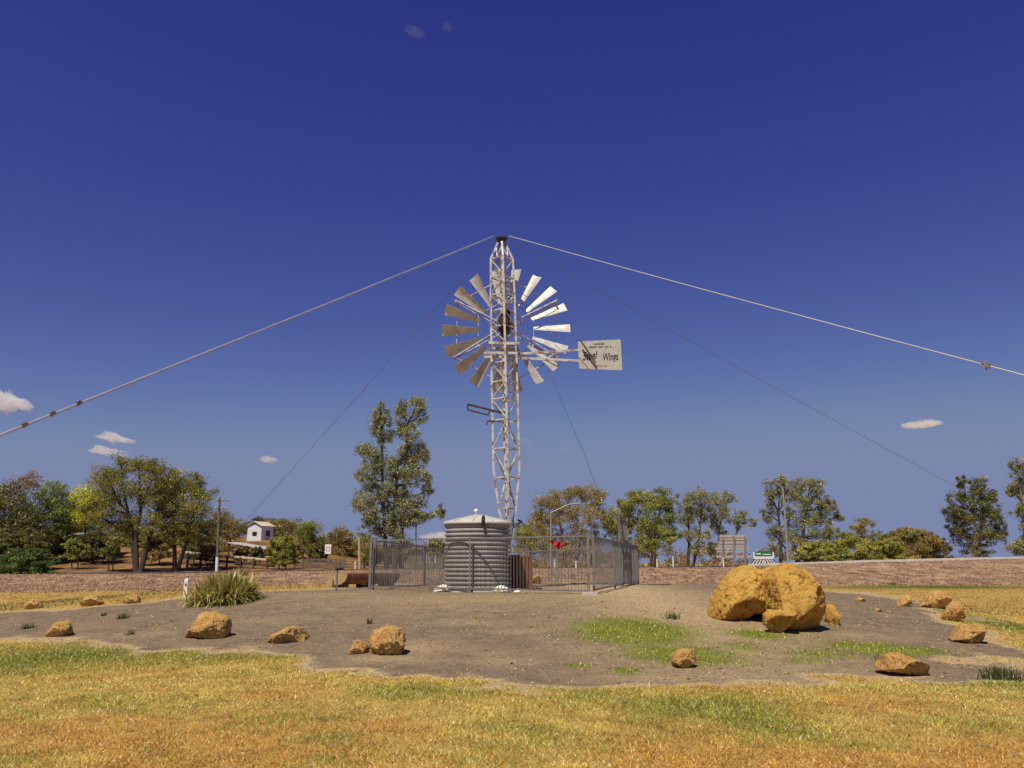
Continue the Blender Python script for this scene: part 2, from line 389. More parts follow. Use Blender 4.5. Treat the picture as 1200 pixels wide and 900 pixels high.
def ground_mat():
    t = NT('ground_surface'); v = t.coord('Object'); t.p.inputs['Roughness'].default_value = .95; t.p.inputs['Specular IOR Level'].default_value = .05
    a = t.new('ShaderNodeAttribute', attribute_name='m1'); b = t.new('ShaderNodeAttribute', attribute_name='m2')
    sa = t.new('ShaderNodeSeparateColor'); sb = t.new('ShaderNodeSeparateColor'); t.L(a.outputs['Color'], sa.inputs[0]); t.L(b.outputs['Color'], sb.inputs[0])
    big = t.noise(v, .45, 5, .6); mid = t.noise(v, 2.2, 6, .65); fine = t.noise(v, 14, 6, .7); vf = t.noise(v, 70, 3, .7)
    def edge(m, nz, k=.7, sharp=2.2):
        q = t.math('ADD', m, t.math('MULTIPLY', t.math('SUBTRACT', nz, .5), k)); return t.math('ADD', t.math('MULTIPLY', t.math('SUBTRACT', q, .5), sharp), .5, True)
    grass = t.ramp(mid, [(.30, (.30, .165, .05)), (.48, (.42, .26, .07)), (.66, (.50, .35, .10))])
    grass = t.mix(t.math('MULTIPLY', t.ramp(fine, [(.35, 1.), (.5, 0.)]), .35), grass, (.13, .075, .03))
    grass = t.mix(edge(sb.outputs[0], mid, .8, 1.6), grass, (.10, .105, .02))
    dirt = t.ramp(mid, [(.3, (.132, .096, .064)), (.5, (.19, .14, .093)), (.7, (.25, .185, .12))])
    dirt = t.mix(t.ramp(big, [(.50, 0.), (.68, .6)]), dirt, (.26, .17, .10))
    dirt = t.mix(t.math('MULTIPLY', t.ramp(fine, [(.58, 0.), (.72, 1.)]), .6), dirt, (.31, .235, .17))
    dirt = t.mix(t.math('MULTIPLY', t.ramp(fine, [(.30, 1.), (.42, 0.)]), .6), dirt, (.07, .05, .036))
    dirt = t.mix(t.ramp(vf, [(.66, 0.), (.74, .8)]), dirt, (.42, .34, .25))
    dirt = t.mix(t.math('MULTIPLY', t.ramp(t.noise(v, 5.5, 7, .75), [(.5, 0.), (.66, 1.)]), .55), dirt, (.30, .205, .135))
    straw = t.ramp(fine, [(.3, (.30, .20, .10)), (.65, (.58, .44, .24))])
    dm = edge(sa.outputs[0], fine, .8, 2.0)
    ring = t.math('MULTIPLY', t.math('MULTIPLY', dm, t.math('SUBTRACT', 1., sa.outputs[0])), 4.5, True)
    dirt = t.mix(t.math('MULTIPLY', t.math('ADD', sb.outputs[2], ring, True), t.ramp(fine, [(.3, .45), (.6, 1.)])), dirt, straw)
    bankn = t.noise(v, 1.1, 8, .75, (1, .45, 1))
    bank = t.ramp(bankn, [(.34, (.10, .062, .042)), (.48, (.26, .155, .098)), (.62, (.43, .285, .175))])
    bank = t.mix(t.ramp(big, [(.55, 0.), (.72, .5)]), bank, (.36, .22, .10))
    redd = t.ramp(big, [(.34, (.085, .05, .026)), (.5, (.20, .105, .042)), (.66, (.33, .20, .085))])
    c = t.mix(dm, grass, dirt); c = t.mix(edge(sa.outputs[1], mid, .6, 2.), c, bank); c = t.mix(edge(sa.outputs[2], mid, .5, 2.), c, redd)
    c = t.mix(edge(sb.outputs[1], fine, .9, 2.2), c, t.ramp(mid, [(.3, (.10, .12, .02)), (.7, (.20, .20, .04))]))
    t.L(c, t.p.inputs['Base Color'])
    h = t.math('ADD', fine, t.math('MULTIPLY', vf, .5)); t.bump(h, .7, .03); return t.m
ground = fast('ground', V, FC, ground_mat(), smooth=True); tag(ground, kind='structure')
mk = masks(X.ravel(), Y.ravel())
xr, yr = X.ravel(), Y.ravel()
pale = np.zeros_like(xr)
for px, py, rx, ry, sx in [(560, 700, 170, 7, .45), (720, 690, 70, 8, 1.0), (700, 698, 60, 4, .8), (640, 692, 60, 4, .6), (610, 740, 40, 4, .4), (455, 772, 60, 6, .5), (770, 795, 80, 6, .5), (480, 760, 50, 8, .6), (860, 792, 90, 6, .5), (540, 730, 45, 5, .35), (300, 728, 60, 4, .3), (150, 745, 70, 4, .3), (1000, 745, 60, 4, .35), (590, 775, 50, 5, .4), (680, 760, 40, 6, .35), (390, 697, 80, 5, .35), (810, 705, 40, 5, .3), (520, 710, 60, 5, .25)]:
    c = gnd(px, py); rxw = rx * pxm(px, py, c.y); p1 = gnd(px, py + ry); p2 = gnd(px, max(py - ry, 679)); ryw = max(.4, abs(p2.y - p1.y) / 2)
    pale = np.maximum(pale, sx * np.exp(-(((xr - c.x) / rxw) ** 2 + ((yr - c.y) / ryw) ** 2)))
for nm, ch in (('m1', mk[:3]), ('m2', (mk[3], mk[4], pale))):
    at_ = ground.data.attributes.new(nm, 'FLOAT_COLOR', 'POINT'); c = np.ones((len(xr), 4), np.float32)
    for i in range(3): c[:, i] = ch[i]
    at_.data.foreach_set('color', c.ravel())

# road, kerb, tracks
def ribbon(name, xs, y0, y1, dz, mat, th=0.0):
    mb = MB(); P = []
    for x in xs: P += [(x, y0, float(crest_z(np.array(x))) + dz), (x, y1, float(crest_z(np.array(x))) + dz)]
    mb.add(P, [(2 * i, 2 * i + 2, 2 * i + 3, 2 * i + 1) for i in range(len(xs) - 1)])
    if th:
        n = len(P); Q = [(x, y, z - th) for x, y, z in P[0::2]]; mb.add(P[0::2] + Q, [(i, i + len(xs), i + 1 + len(xs), i + 1) for i in range(len(xs) - 1)])
    return tag(mb.build(name, mat), kind='structure')
ribbon('road', np.linspace(-90, 90, 61), 78.6, 86.0, .07, M['asphalt'], .15)
ribbon('road_marking', np.linspace(-90, 90, 61), 79.0, 79.15, .076, M['white'])
ribbon('kerb', np.linspace(22, 90, 41), 78.15, 78.55, .20, M['concrete'], .3)

# ------------------------------------------------------------------ grass blades, weeds, litter (nobody could count these)
def blades(px, py, ln, wd, lean, colr, yaw=None):
    n = len(px); yaw = RNG.uniform(0, 2 * np.pi, n) if yaw is None else yaw
    z = height(px, py) - .004
    dx, dy = np.cos(yaw), np.sin(yaw); la = RNG.uniform(0, 2 * np.pi, n)
    tipx = px + np.cos(la) * ln * np.sin(lean); tipy = py + np.sin(la) * ln * np.sin(lean); tipz = z + ln * np.cos(lean)
    Vv = np.empty((n, 3, 3)); hw = wd / 2
    Vv[:, 0] = np.stack([px - dx * hw, py - dy * hw, z], 1); Vv[:, 1] = np.stack([px + dx * hw, py + dy * hw, z], 1); Vv[:, 2] = np.stack([tipx, tipy, tipz], 1)
    return Vv.reshape(-1, 3), np.arange(3 * n).reshape(n, 3), colr
def scatter(n, y0, y1, margin=1.08):
    y = y0 * (y1 / y0) ** RNG.random(n); x = RNG.uniform(-1, 1, n) * (y * .625 * margin + .6); return x, y
x, y = scatter(620000, 6.2, 24)
dirt, bank, red, green, weed = masks(x, y)
nz = fb2(x * 2.2, y * 2.2, 41, 4); keep = (RNG.random(len(x)) > np.clip(dirt * 1.7 - .25 + (fb2(x * 6, y * 6, 77, 2) - .5) * .6, 0, .975)) & (RNG.random(len(x)) < .45 + nz)
x, y, green, nz, dirt = x[keep], y[keep], green[keep], nz[keep], dirt[keep]
n = len(x); k = RNG.random(n)
n2 = fb2(x * .7 + 9, y * .7, 55, 3)
straw = np.array([.76, .58, .155]); oran = np.array([.63, .36, .075]); brown = np.array([.26, .13, .05]); grn = np.array([.28, .30, .045]); lime = np.array([.50, .47, .08])
mixo = np.clip((.54 - n2) * 4.5 + (nz - .5) * 1.6 + .30 + np.clip((9.5 - y) / 4, -.4, .35), 0, 1)[:, None]
C = straw * (1 - mixo) + oran * mixo
C = np.where((k < .09)[:, None], brown, C)
gp = np.clip(green * 1.9 + (nz - .5) * .9 + (n2 - .5) * .9 + .05, 0, 1)
isg = RNG.random(n) < gp; C = np.where(isg[:, None], np.where((RNG.random(n) < .5)[:, None], grn, lime), C)
n3 = fb2(x * 4.5, y * 3.2, 63, 3)[:, None]; C = C * RNG.uniform(.55, 1.35, (n, 1)) * (.62 + .76 * n3); C = np.where((RNG.random(n) < .03)[:, None], np.array([.85, .72, .46]), C)
ln = RNG.uniform(.018, .055, n) * (1 + .3 * isg) * (.7 + .6 * nz); wd = RNG.uniform(.006, .013, n) * np.clip(y / 9, 1, 2)
b = blades(x, y, ln, wd, RNG.uniform(.6, 1.42, n), None)
tag(fast('grass', b[0], b[1], M['grass'], tint=C), 'dry straw-coloured and orange lawn grass across the foreground', 'grass', kind='stuff')
# green weeds on the mound and far grass strips
x, y = scatter(260000, 10, 60)
dirt, bank, red, green, weed = masks(x, y)
pr = np.clip(weed * 1.4 - .2 + (fb2(x * 3, y * 3, 5, 3) - .5) * .9, 0, 1) + .0025
keep = (RNG.random(len(x)) < pr) & (y < 50); x, y = x[keep], y[keep]; n = len(x)
C = np.where((RNG.random(n) < .5)[:, None], [.32, .36, .035], [.50, .51, .075]) * RNG.uniform(.7, 1.25, (n, 1))
b = blades(x, y, RNG.uniform(.02, .06, n) * np.clip(y / 14, 1, 1.5), RNG.uniform(.012, .026, n) * np.clip(y / 14, 1, 2), RNG.uniform(.2, 1.3, n), None)
tag(fast('weeds', b[0], b[1], M['grass'], tint=C), 'patches of low bright green weeds spreading over the bare dirt mound', 'weeds', kind='stuff')
x, y = scatter(230000, 24, 78)
dirt, bank, red, green, weed = masks(x, y)
keep = (RNG.random(len(x)) < np.where(bank > .5, .5, (1 - dirt) * .45)); x, y, bank, green = x[keep], y[keep], bank[keep], green[keep]; n = len(x)
C = np.where((bank > .5)[:, None], np.where((RNG.random(n) < .6)[:, None], [.26, .145, .085], [.52, .36, .21]), np.where((RNG.random(n) < green * 1.3)[:, None], [.20, .22, .04], [.42, .265, .09]))
C = C * RNG.uniform(.45, 1.4, (n, 1)) * (.5 + fb2(x * .9, y * .5, 71, 3))[:, None]
b = blades(x, y, RNG.uniform(.04, .20, n) * np.where(bank > .5, 1, .55), RNG.uniform(.03, .09, n) * np.where(bank > .5, 1, .5), RNG.uniform(.4, 1.4, n), None)
tag(fast('dry_grass', b[0], b[1], M['grass'], tint=C), 'dead purplish brown stubble over the road bank behind the mound', 'stubble', kind='stuff')
def flakes(name, x, y, size, C, label, cat, thick=.5):
    n = len(x); z = height(x, y); base = np.array([[1, 0, 0], [0, 1, 0], [-1, 0, 0], [0, -1, 0], [0, 0, 1], [0, 0, -1]], float)
    ya = RNG.uniform(0, 6.28, n); Vv = base[None] * np.stack([size, size * RNG.uniform(.4, .9, n), size * thick * RNG.uniform(.5, 1., n)], 1)[:, None]
    Vv = Vv * RNG.uniform(.75, 1.25, Vv.shape)
    ca, sa_ = np.cos(ya)[:, None], np.sin(ya)[:, None]; a_, b_ = Vv[..., 0] * ca - Vv[..., 1] * sa_, Vv[..., 0] * sa_ + Vv[..., 1] * ca
    Vv[..., 0] = a_ + x[:, None]; Vv[..., 1] = b_ + y[:, None]; Vv[..., 2] += z[:, None] + size[:, None] * thick * .2
    f = np.array([[0, 1, 4], [1, 2, 4], [2, 3, 4], [3, 0, 4], [1, 0, 5], [2, 1, 5], [3, 2, 5], [0, 3, 5]])
    FF = (np.arange(n)[:, None, None] * 6 + f[None]).reshape(-1, 3)
    return tag(fast(name, Vv.reshape(-1, 3), FF, M['flake'], tint=np.repeat(C, 8, 0)), label, cat, kind='stuff')
x, y = scatter(70000, 10, 46); dirt = masks(x, y)[0]; keep = RNG.random(len(x)) < dirt * (fb2(x * .8, y * .8, 91, 3) * 1.3 - .25); x, y = x[keep], y[keep]; n = len(x)
C = np.where((RNG.random(n) < .45)[:, None], [.40, .29, .19], [.11, .075, .05]) * RNG.uniform(.7, 1.3, (n, 1)); C = np.where((RNG.random(n) < .07)[:, None], [.55, .44, .32], C)
flakes('gravel', x, y, RNG.uniform(.006, .022, n) * np.where(RNG.random(n) < .04, 2.2, 1), C, 'small stones and clods scattered over the bare dirt mound', 'gravel')
x, y = scatter(420, 6.4, 13); dirt = masks(x, y)[0]; keep = RNG.random(len(x)) < 1 - dirt; x, y = x[keep], y[keep]; n = len(x)
flakes('leaf_litter', x, y, RNG.uniform(.010, .028, n), np.where((RNG.random(n) < .6)[:, None], [.60, .48, .36], [.30, .16, .08]) * RNG.uniform(.7, 1.2, (n, 1)), 'pale fallen bark flakes and leaves lying on the dry lawn', 'leaf litter', .35)

# ------------------------------------------------------------------ rocks
def ico(sub):
    import bmesh
    bm = bmesh.new(); bmesh.ops.create_icosphere(bm, subdivisions=sub, radius=1.0)
    v = np.array([q.co[:] for q in bm.verts]); f = np.array([[w_.index for w_ in q.verts] for q in bm.faces]); bm.free(); return v, f
ICO = {k: ico(k) for k in (3, 4, 5, 6)}
def lump(outline, D, depth, seed, amp=.06, sub=5, full=.75, cuts=6, sink=.03, planes=()):
    P = [at(px, py, D) for px, py in outline]; A = np.array([(p.x, p.z) for p in P]); c = A.mean(0)
    dense = []
    for i in range(len(A)):
        for t in np.linspace(0, 1, 12, endpoint=False): dense.append(A[i] * (1 - t) + A[(i + 1) % len(A)] * t)
    dn = np.array(dense) - c; ang = np.arctan2(dn[:, 1], dn[:, 0]); rad = np.hypot(dn[:, 0], dn[:, 1]); o = np.argsort(ang)
    v, f = ICO[sub]; phi = np.arctan2(v[:, 2], v[:, 0]); Rr = np.interp(phi, ang[o], rad[o], period=2 * np.pi)
    s_ = np.hypot(v[:, 0], v[:, 2]) ** full; size = rad.mean()
    q = np.stack([Rr * s_ * np.cos(phi), depth * np.sign(v[:, 1]) * np.abs(v[:, 1]) ** .8, Rr * s_ * np.sin(phi)], 1)
    lo0, hi0 = q.min(0), q.max(0); rg = np.random.default_rng(seed)
    for _ in range(cuts):
        nv = rg.normal(size=3); nv[1] = -abs(nv[1]) * 1.2; nv /= np.linalg.norm(nv)
        dt = q @ nv; h = dt.max() * rg.uniform(.62, .88); m = dt > h; q[m] -= nv * ((dt[m] - h) * .93)[:, None]
    for pn, fr in planes:
        nv = np.array(pn, float); nv /= np.linalg.norm(nv); dt = q @ nv; h = dt.max() * fr; m = dt > h; q[m] -= nv * ((dt[m] - h) * .96)[:, None]
    lo1, hi1 = q.min(0), q.max(0); q = (q - lo1) / (hi1 - lo1) * (hi0 - lo0) + lo0
    nrm = v / np.linalg.norm(v, axis=1, keepdims=True); sc_ = 1.6 / size
    nn = fb3(q * sc_ + seed * 3.1, seed, 5) - .5; rid = np.abs(fb3(q * sc_ * 2.2 + seed, seed + 9, 4) - .5)
    md = fb3(q * sc_ * 5 + seed, seed + 31, 4) - .5; pit = np.clip(.42 - fb3(q * sc_ * 3.3 - seed, seed + 57, 3), 0, 1)
    q = q + nrm * (nn * 2.4 * amp * size + md * 2.9 * amp * size - pit * 4.0 * amp * size - np.clip(.06 - rid, 0, 1) * amp * 20 * size * .7)[:, None]
    q[:, 0] += c[0]; q[:, 2] += c[1]; q[:, 1] += D + depth * .75
    q[:, 2] -= sink
    return q, f
def rock(outline, label, seed, depth=None, mat='rock', sub=4, amp=.06, dD=0.0, name='rock', group='sandstone rocks around the mound', Dfix=None, **k):
    xs = [p[0] for p in outline]; ys = [p[1] for p in outline]; g = gnd(sum((min(xs), max(xs))) / 2, max(ys)); D = (Dfix or g.y) + dD
    wdt = (max(xs) - min(xs)) * pxm(xs[0], ys[0], D); depth = depth or wdt * .42
    q, f = lump(outline, D, depth, seed, amp, sub, **k)
    if Dfix: q[:, 2] += hz(float(q[:, 0].mean()), float(q[:, 1].mean())) - .03 - q[:, 2].min()
    org = (float(q[:, 0].mean()), float(q[:, 1].mean()), hz(float(q[:, 0].mean()), float(q[:, 1].mean())))
    return tag(fast(name, q, f, M[mat], origin=org, smooth=True), label, 'rock', group)
def Z(pts, x0, y0, k): return [(x0 + a / k, y0 + b_ / k) for a, b_ in pts]
bz = lambda pts: Z(pts, 830, 650, 7.06)
BG = 'big golden boulders piled on the mound'
rock(bz([(72, 520), (112, 365), (160, 280), (225, 180), (300, 108), (400, 84), (480, 118), (550, 180), (568, 300), (575, 425), (480, 462), (370, 510), (270, 572), (170, 556)]), 'big golden boulder with an undercut base, left half of the boulder pile', 3, .85, 'boulder', 6, .055, .15, 'boulder', BG, cuts=0, full=.45, sink=.02, planes=[((-.35, -1, .55), .72), ((.15, -.9, -.75), .70), ((.55, -1, .25), .74), ((-.8, -.5, .1), .84), ((.1, -.25, 1), .88)])
rock(bz([(566, 200), (604, 145), (650, 98), (720, 66), (800, 84), (880, 150), (950, 250), (1000, 335), (1017, 450), (1022, 560), (995, 622), (850, 632), (740, 640), (640, 640), (604, 560), (588, 420), (576, 300)]), 'tallest golden boulder with a broad smooth face, right half of the pile', 8, .9, 'boulder', 6, .035, .0, 'boulder', BG, cuts=0, full=.42, sink=.0, planes=[((-.18, -1, .30), .66), ((.85, -.75, -.05), .74), ((.55, -.7, -.7), .72), ((.5, -.5, .8), .84), ((-.3, -.3, 1), .88)])
rock(bz([(465, 120), (540, 92), (600, 86), (660, 105), (680, 250), (670, 560), (480, 560), (460, 250)]), 'golden boulder wedged behind the cleft between the two biggest boulders', 15, .5, 'boulder', 5, .05, .45, 'boulder', BG, cuts=2)
rock(bz([(484, 490), (530, 446), (640, 448), (735, 466), (762, 545), (735, 615), (625, 652), (545, 628), (488, 570)]), 'small blocky rock with dark front propped against the tallest boulder', 21, .28, 'boulder', 5, .07, -.12, 'boulder', BG, full=.6, planes=[((-.1, -1, -.55), .58), ((0, -.35, 1), .72)])
rock(bz([(1016, 400), (1065, 405), (1092, 470), (1108, 560), (1100, 612), (1030, 618), (1010, 520)]), 'small upright rock tucked behind the right edge of the tallest boulder', 27, .3, 'boulder', 4, .08, .6, 'boulder', BG)
def quick(x0, x1, y0, y1, shape='dome'):
    w_, h_ = x1 - x0, y1 - y0
    S = {'dome': [(0, .85), (.08, .5), (.3, .12), (.55, 0), (.8, .18), (1, .6), (.97, .95), (.7, 1), (.3, 1)],
         'left': [(0, .8), (.15, .45), (.38, .1), (.6, 0), (.9, .25), (1, .5), (.97, .9), (.75, 1), (.4, .98), (.1, .95)],
         'wedge': [(0, .85), (.1, .6), (.35, .2), (.6, .0), (.78, .1), (.92, .5), (1, .9), (.7, 1), (.2, 1)],
         'flat': [(0, .6), (.12, .1), (.35, 0), (.6, .3), (.85, .5), (1, .78), (.9, 1), (.6, .95), (.2, .8), (.05, .75)],
         'block': [(0, .55), (.06, .25), (.25, .08), (.6, .0), (.93, .06), (1, .4), (.98, .85), (.85, 1), (.3, 1), (.04, .9)]}[shape]
    return [(x0 + a * w_, y0 + b_ * h_) for a, b_ in S]
for k, (x0, x1, y0, y1, sh, lb) in enumerate([
    (21, 45, 701, 714, 'dome', 'low tan rock at the far left end of the grass strip behind the mound'),
    (89, 116, 697, 711, 'dome', 'rounded tan rock on green grass behind the mound, second from the left edge'),
    (139, 161, 695, 708, 'wedge', 'small pale orange rock behind the mound nearest the spiky bush'),
    (50, 78, 727, 747, 'wedge', 'small peaked orange rock alone on the left slope of the dirt mound'),
    (211, 262, 716, 750, 'left', 'large peaked orange rock with dark undercut front, below the spiky bush'),
    (306, 359, 734, 755, 'wedge', 'low pale orange rock tapering to a point on the dirt edge, left of centre'),
    (406, 431, 748, 767, 'dome', 'small pale low rock touching the left side of a larger blocky rock'),
    (428, 474, 734, 769, 'block', 'blocky orange rock with a flat pale top and dark front face'),
    (788, 819, 760, 785, 'block', 'small squarish orange rock standing alone beside the green weed patch'),
    (1036, 1099, 765, 793, 'flat', 'long flat slab-like rock sloping to the right, nearest the front lawn'),
    (1121, 1168, 731, 755, 'dome', 'low broad pitted rock at the right end of the dirt mound'),
    (1109, 1134, 705, 729, 'wedge', 'upright chunky rock just behind the low broad pitted one'),
    (1086, 1121, 692, 714, 'left', 'humped orange rock behind the upright chunky one on the right'),
    (1054, 1074, 696, 711, 'wedge', 'little pointed rock on the right, farthest from the lawn'),
    (1005, 1017, 699, 705, 'flat', 'tiny flat stone on bare dirt just right of the boulder pile'),
    (1026, 1036, 712, 717, 'flat', 'tiny flat stone on bare dirt between the boulder pile and the little pointed rock')]):
    rock(quick(x0, x1, y0, y1, sh), lb, 40 + k * 5, None, 'rock', 5 if x1 - x0 > 24 else 4, .085, 0, cuts=12, full=.62, planes=[((.22, -1, -.62), .62), ((-.25, -.5, .8), .8)], sink=.015)
q = rock(quick(624, 634, 671, 684, 'dome'), 'orange rock inside the fence beside the brown slatted box', 131, None, 'rock', 4, .08, 0)
for (x0, x1, y0, y1, lb) in [(506, 532, 680.5, 690.5, 'white stone under the left side of the water tank'), (577, 598, 682, 691.5, 'white stone under the right side of the water tank'), (602, 611, 685, 690.5, 'smallest white stone, between the water tank and the brown slatted box')]:
    rock(quick(x0, x1, y0, y1, 'dome'), lb, int(x0), None, 'stone', 4, .05, .1, 'white_stone', 'whitewashed stones round the tank base', Dfix={506: 26.75, 577: 26.05, 602: 26.5}[x0])

# ------------------------------------------------------------------ windmill
TD = 29.4
ax_top = at(587.5, 276, TD); ax_bot = col(596.5, TD)
def axis(z):
    t = (z - ax_bot.z) / (ax_top.z - ax_bot.z); return ax_bot.lerp(ax_top, t)
def zrow(py): return at(592, py, TD).z
mill = empty('windmill', ax_bot, 'tall steel farm windmill on a tapering lattice mast with a lettered tail vane', 'windmill')
ROT = R_(-90 + 6)
def corner(py, hwpx, k):
    z = zrow(py); c = axis(z); h = hwpx * pxm(592, py, TD); a = ROT + k * math.pi / 2
    return c + Vector((math.cos(a) * h, math.sin(a) * h, 0))
WID = [(285, 4.5), (304, 13), (345, 14), (440, 15), (550, 15.2), (600, 9.5), (632, 4.5)]
def hwid(py): return float(np.interp(py, [a for a, _ in WID], [b_ for _, b_ in WID]))
for k in range(4):
    mb = MB()
    for a, b_ in zip(WID[:-1], WID[1:]): mb.beam(corner(a[0], a[1], k), corner(b_[0], b_[1], k), .075, .075)
    mb.build('mast_leg', M['mast'], mill)
LV = [304, 326, 346, 365, 384, 404, 426, 448, 468, 493, 526, 560, 596, 632]
dg = MB()
for i, py in enumerate(LV):
    mb = MB()
    for k in range(4): mb.beam(corner(py, hwid(py) - .6, k), corner(py, hwid(py) - .6, (k + 1) % 4), .038, .04)
    mb.build('bracing_ring', M['brace'], mill)
    if i + 1 < len(LV):
        p2 = LV[i + 1]
        for k in range(4):
            a, b_ = (k, (k + 1) % 4) if (i + k) % 2 else ((k + 1) % 4, k)
            dg.beam(corner(py + 1, hwid(py) - .4, a), corner(p2 - 1, hwid(p2) - .4, b_), .034, .034)
for k in (0, 3):   # inverted V in the head
    for kk in (k, (k + 1) % 4):
        m0 = (corner(303, 12.5, k) + corner(303, 12.5, (k + 1) % 4)) / 2; dg.beam(m0, corner(290, 6.3, kk), .04)
dg.build('diagonal_bracing', M['mast'], mill)
zt = zrow(285); ct_ = axis(zt)
mb = MB(); mb.lathe([(0, -.06), (.11, -.06), (.12, .0), (.17, .10), (.22, .15), (.22, .18), (.05, .22), (0, .22)], (ct_.x, ct_.y, ct_.z + .02), 20, False); mb.build('cap_plate', M['rust'], mill)
mb = MB(); mb.tube([axis(zrow(300)), axis(zrow(550))], .035, 8); mb.tube([axis(zrow(550)), axis(zrow(632))], .035, 8); mb.build('pump_rod', M['brace'], mill)
mb = MB(); mb.tube([axis(zrow(626)), axis(zrow(640)), ax_bot - Vector((0, 0, .1))], [.12, .10, .10], 12); mb.build('pivot_post', M['mast'], mill)
mb = MB(); mb.box(ax_bot + Vector((0, 0, .03)), (.8, .8, .22)); mb.build('footing', M['concrete'], mill)
# service platform ring and side brackets
mb = MB(); z = zrow(405); c = axis(z)
for sgn in (-1, 1):
    mb.beam(c + Vector((-.55, sgn * .42, 0)), c + Vector((.58, sgn * .42, -.05)), .09, .10)
    mb.beam(c + Vector((sgn * .5, -.45, -.02)), c + Vector((sgn * .5, .45, -.02)), .07, .08)
z2 = zrow(416); c2 = axis(z2)
for sgn in (-1, 1): mb.beam(c2 + Vector((-.75, sgn * .3, 0)), c2 + Vector((.5, sgn * .3, 0)), .06, .09)
mb.build('platform', M['mast'], mill)
mb = MB(); e = TD - .1
pts = [at(590, 484, e), at(548, 474, e), at(548, 480, e), at(572, 486.5, e)]
mb.beam(pts[0], pts[1], .05, .07); mb.beam(pts[1], pts[2], .05); mb.beam(pts[2], pts[3], .04, .05); mb.beam(pts[3], at(574, 481, e), .04)
mb.beam(at(588, 493, e), at(571, 493.5, e), .05); mb.beam(at(571, 493.5, e), at(570, 498, e), .04)
mb.build('swing_bracket', M['rust'], mill)
mb = MB(); e = TD - .05
for a, b_ in (((600, 615), (609, 613)), ((603, 618), (612, 611)), ((608, 609), (615, 617)), ((609, 613), (607, 609)), ((612, 611), (607, 609))): mb.beam(at(*a, e), at(*b_, e), .04)
mb.build('winch_handle', M['rust'], mill)
# wheel
WD = TD + .95
HC = at(593, 386, WD); R = 76 * pxm(593, 386, WD) * .99
mb = MB()
hub_f = HC + Vector((0, -.62, 0)); hub_b = HC + Vector((0, .2, 0))
mb.tube([HC + Vector((0, -.95, 0)), hub_f, HC + Vector((0, -.15, 0)), hub_b, HC + Vector((0, .3, 0))], [.12, .19, .15, .17, .1], 16)
wheel = mb.build('wheel', M['rust'], mill)
mb = MB(); g = axis(HC.z); mb.box(g + Vector((0.03, .05, .0)), (.42, .5, .55)); mb.box(g + Vector((.16, -.02, .34)), (.2, .22, .25)); mb.tube([g + Vector((.03, -.25, -.05)), g + Vector((.03, -.42, -.05))], .17, 14); mb.tube([g + Vector((-.02, 0, -.3)), g + Vector((-.02, 0, -.75))], .09, 10)
mb.build('gearbox', M['rust'], mill)
PT = R_(36)
def wv(th, r, off=0.0): return HC + Vector((math.cos(th) * r, off, math.sin(th) * r))
for i in range(18):
    th = R_(i * 20 + .5 + random.uniform(-.8, .8)); rh = Vector((math.cos(th), 0, math.sin(th))); tg = Vector((-math.sin(th), 0, math.cos(th)))
    p_ = PT + R_(random.uniform(-3, 3)); ch = tg * math.cos(p_) + Vector((0, math.sin(p_), 0)); nm_ = Vector((0, -math.cos(p_), 0)) + tg * math.sin(p_)
    top = []; 
    NR, NCH = 5, 7
    for a in range(NR):
        u = a / (NR - 1); r_ = R * (.43 + .57 * u); cw = (.17 + (.48 - .17) * u)
        for b_ in range(NCH):
            v_ = b_ / (NCH - 1) - .5; top.append(HC + rh * r_ + ch * (v_ * cw) - nm_ * (.09 * cw * (1 - 4 * v_ * v_)) + nm_ * .05)
    bot = [p - nm_ * .008 for p in top]; n0 = len(top); fs = []
    for a in range(NR - 1):
        for b_ in range(NCH - 1):
            i0 = a * NCH + b_; fs += [(i0, i0 + 1, i0 + NCH + 1, i0 + NCH), (n0 + i0, n0 + i0 + NCH, n0 + i0 + NCH + 1, n0 + i0 + 1)]
    ed = [(a * NCH, (a + 1) * NCH) for a in range(NR - 1)] + [((a + 1) * NCH + NCH - 1, a * NCH + NCH - 1) for a in range(NR - 1)] + [(b_ + 1, b_) for b_ in range(NCH - 1)] + [((NR - 1) * NCH + b_, (NR - 1) * NCH + b_ + 1) for b_ in range(NCH - 1)]
    fs += [(a, b_, n0 + b_, n0 + a) for a, b_ in ed]
    MB().add(top + bot, fs, False).build('blade', M['blade'], wheel)
for i in range(6):
    th = R_(30 + 60 * i)
    for off, o2 in ((-.55, -.12), (.15, .14)): MB().tube([wv(th, .1, off), wv(th, R * .93, o2)], .026, 6).build('spoke', M['brace'] if i in (1, 0, 5) else M['mast'], wheel)
    MB().tube([wv(th, R * .90, -.16), wv(th, R * .90, .2)], .04, 6).build('spoke_tie', M['mast'], wheel)
for nm_, rr, th_r in (('outer_rim', .885, .02), ('inner_rim', .50, .016)):
    mb = MB()
    for i in range(6): mb.tube([wv(R_(30 + 60 * i), R * rr, .12), wv(R_(90 + 60 * i), R * rr, .12)], th_r, 6)
    mb.build(nm_, M['mast'], wheel)
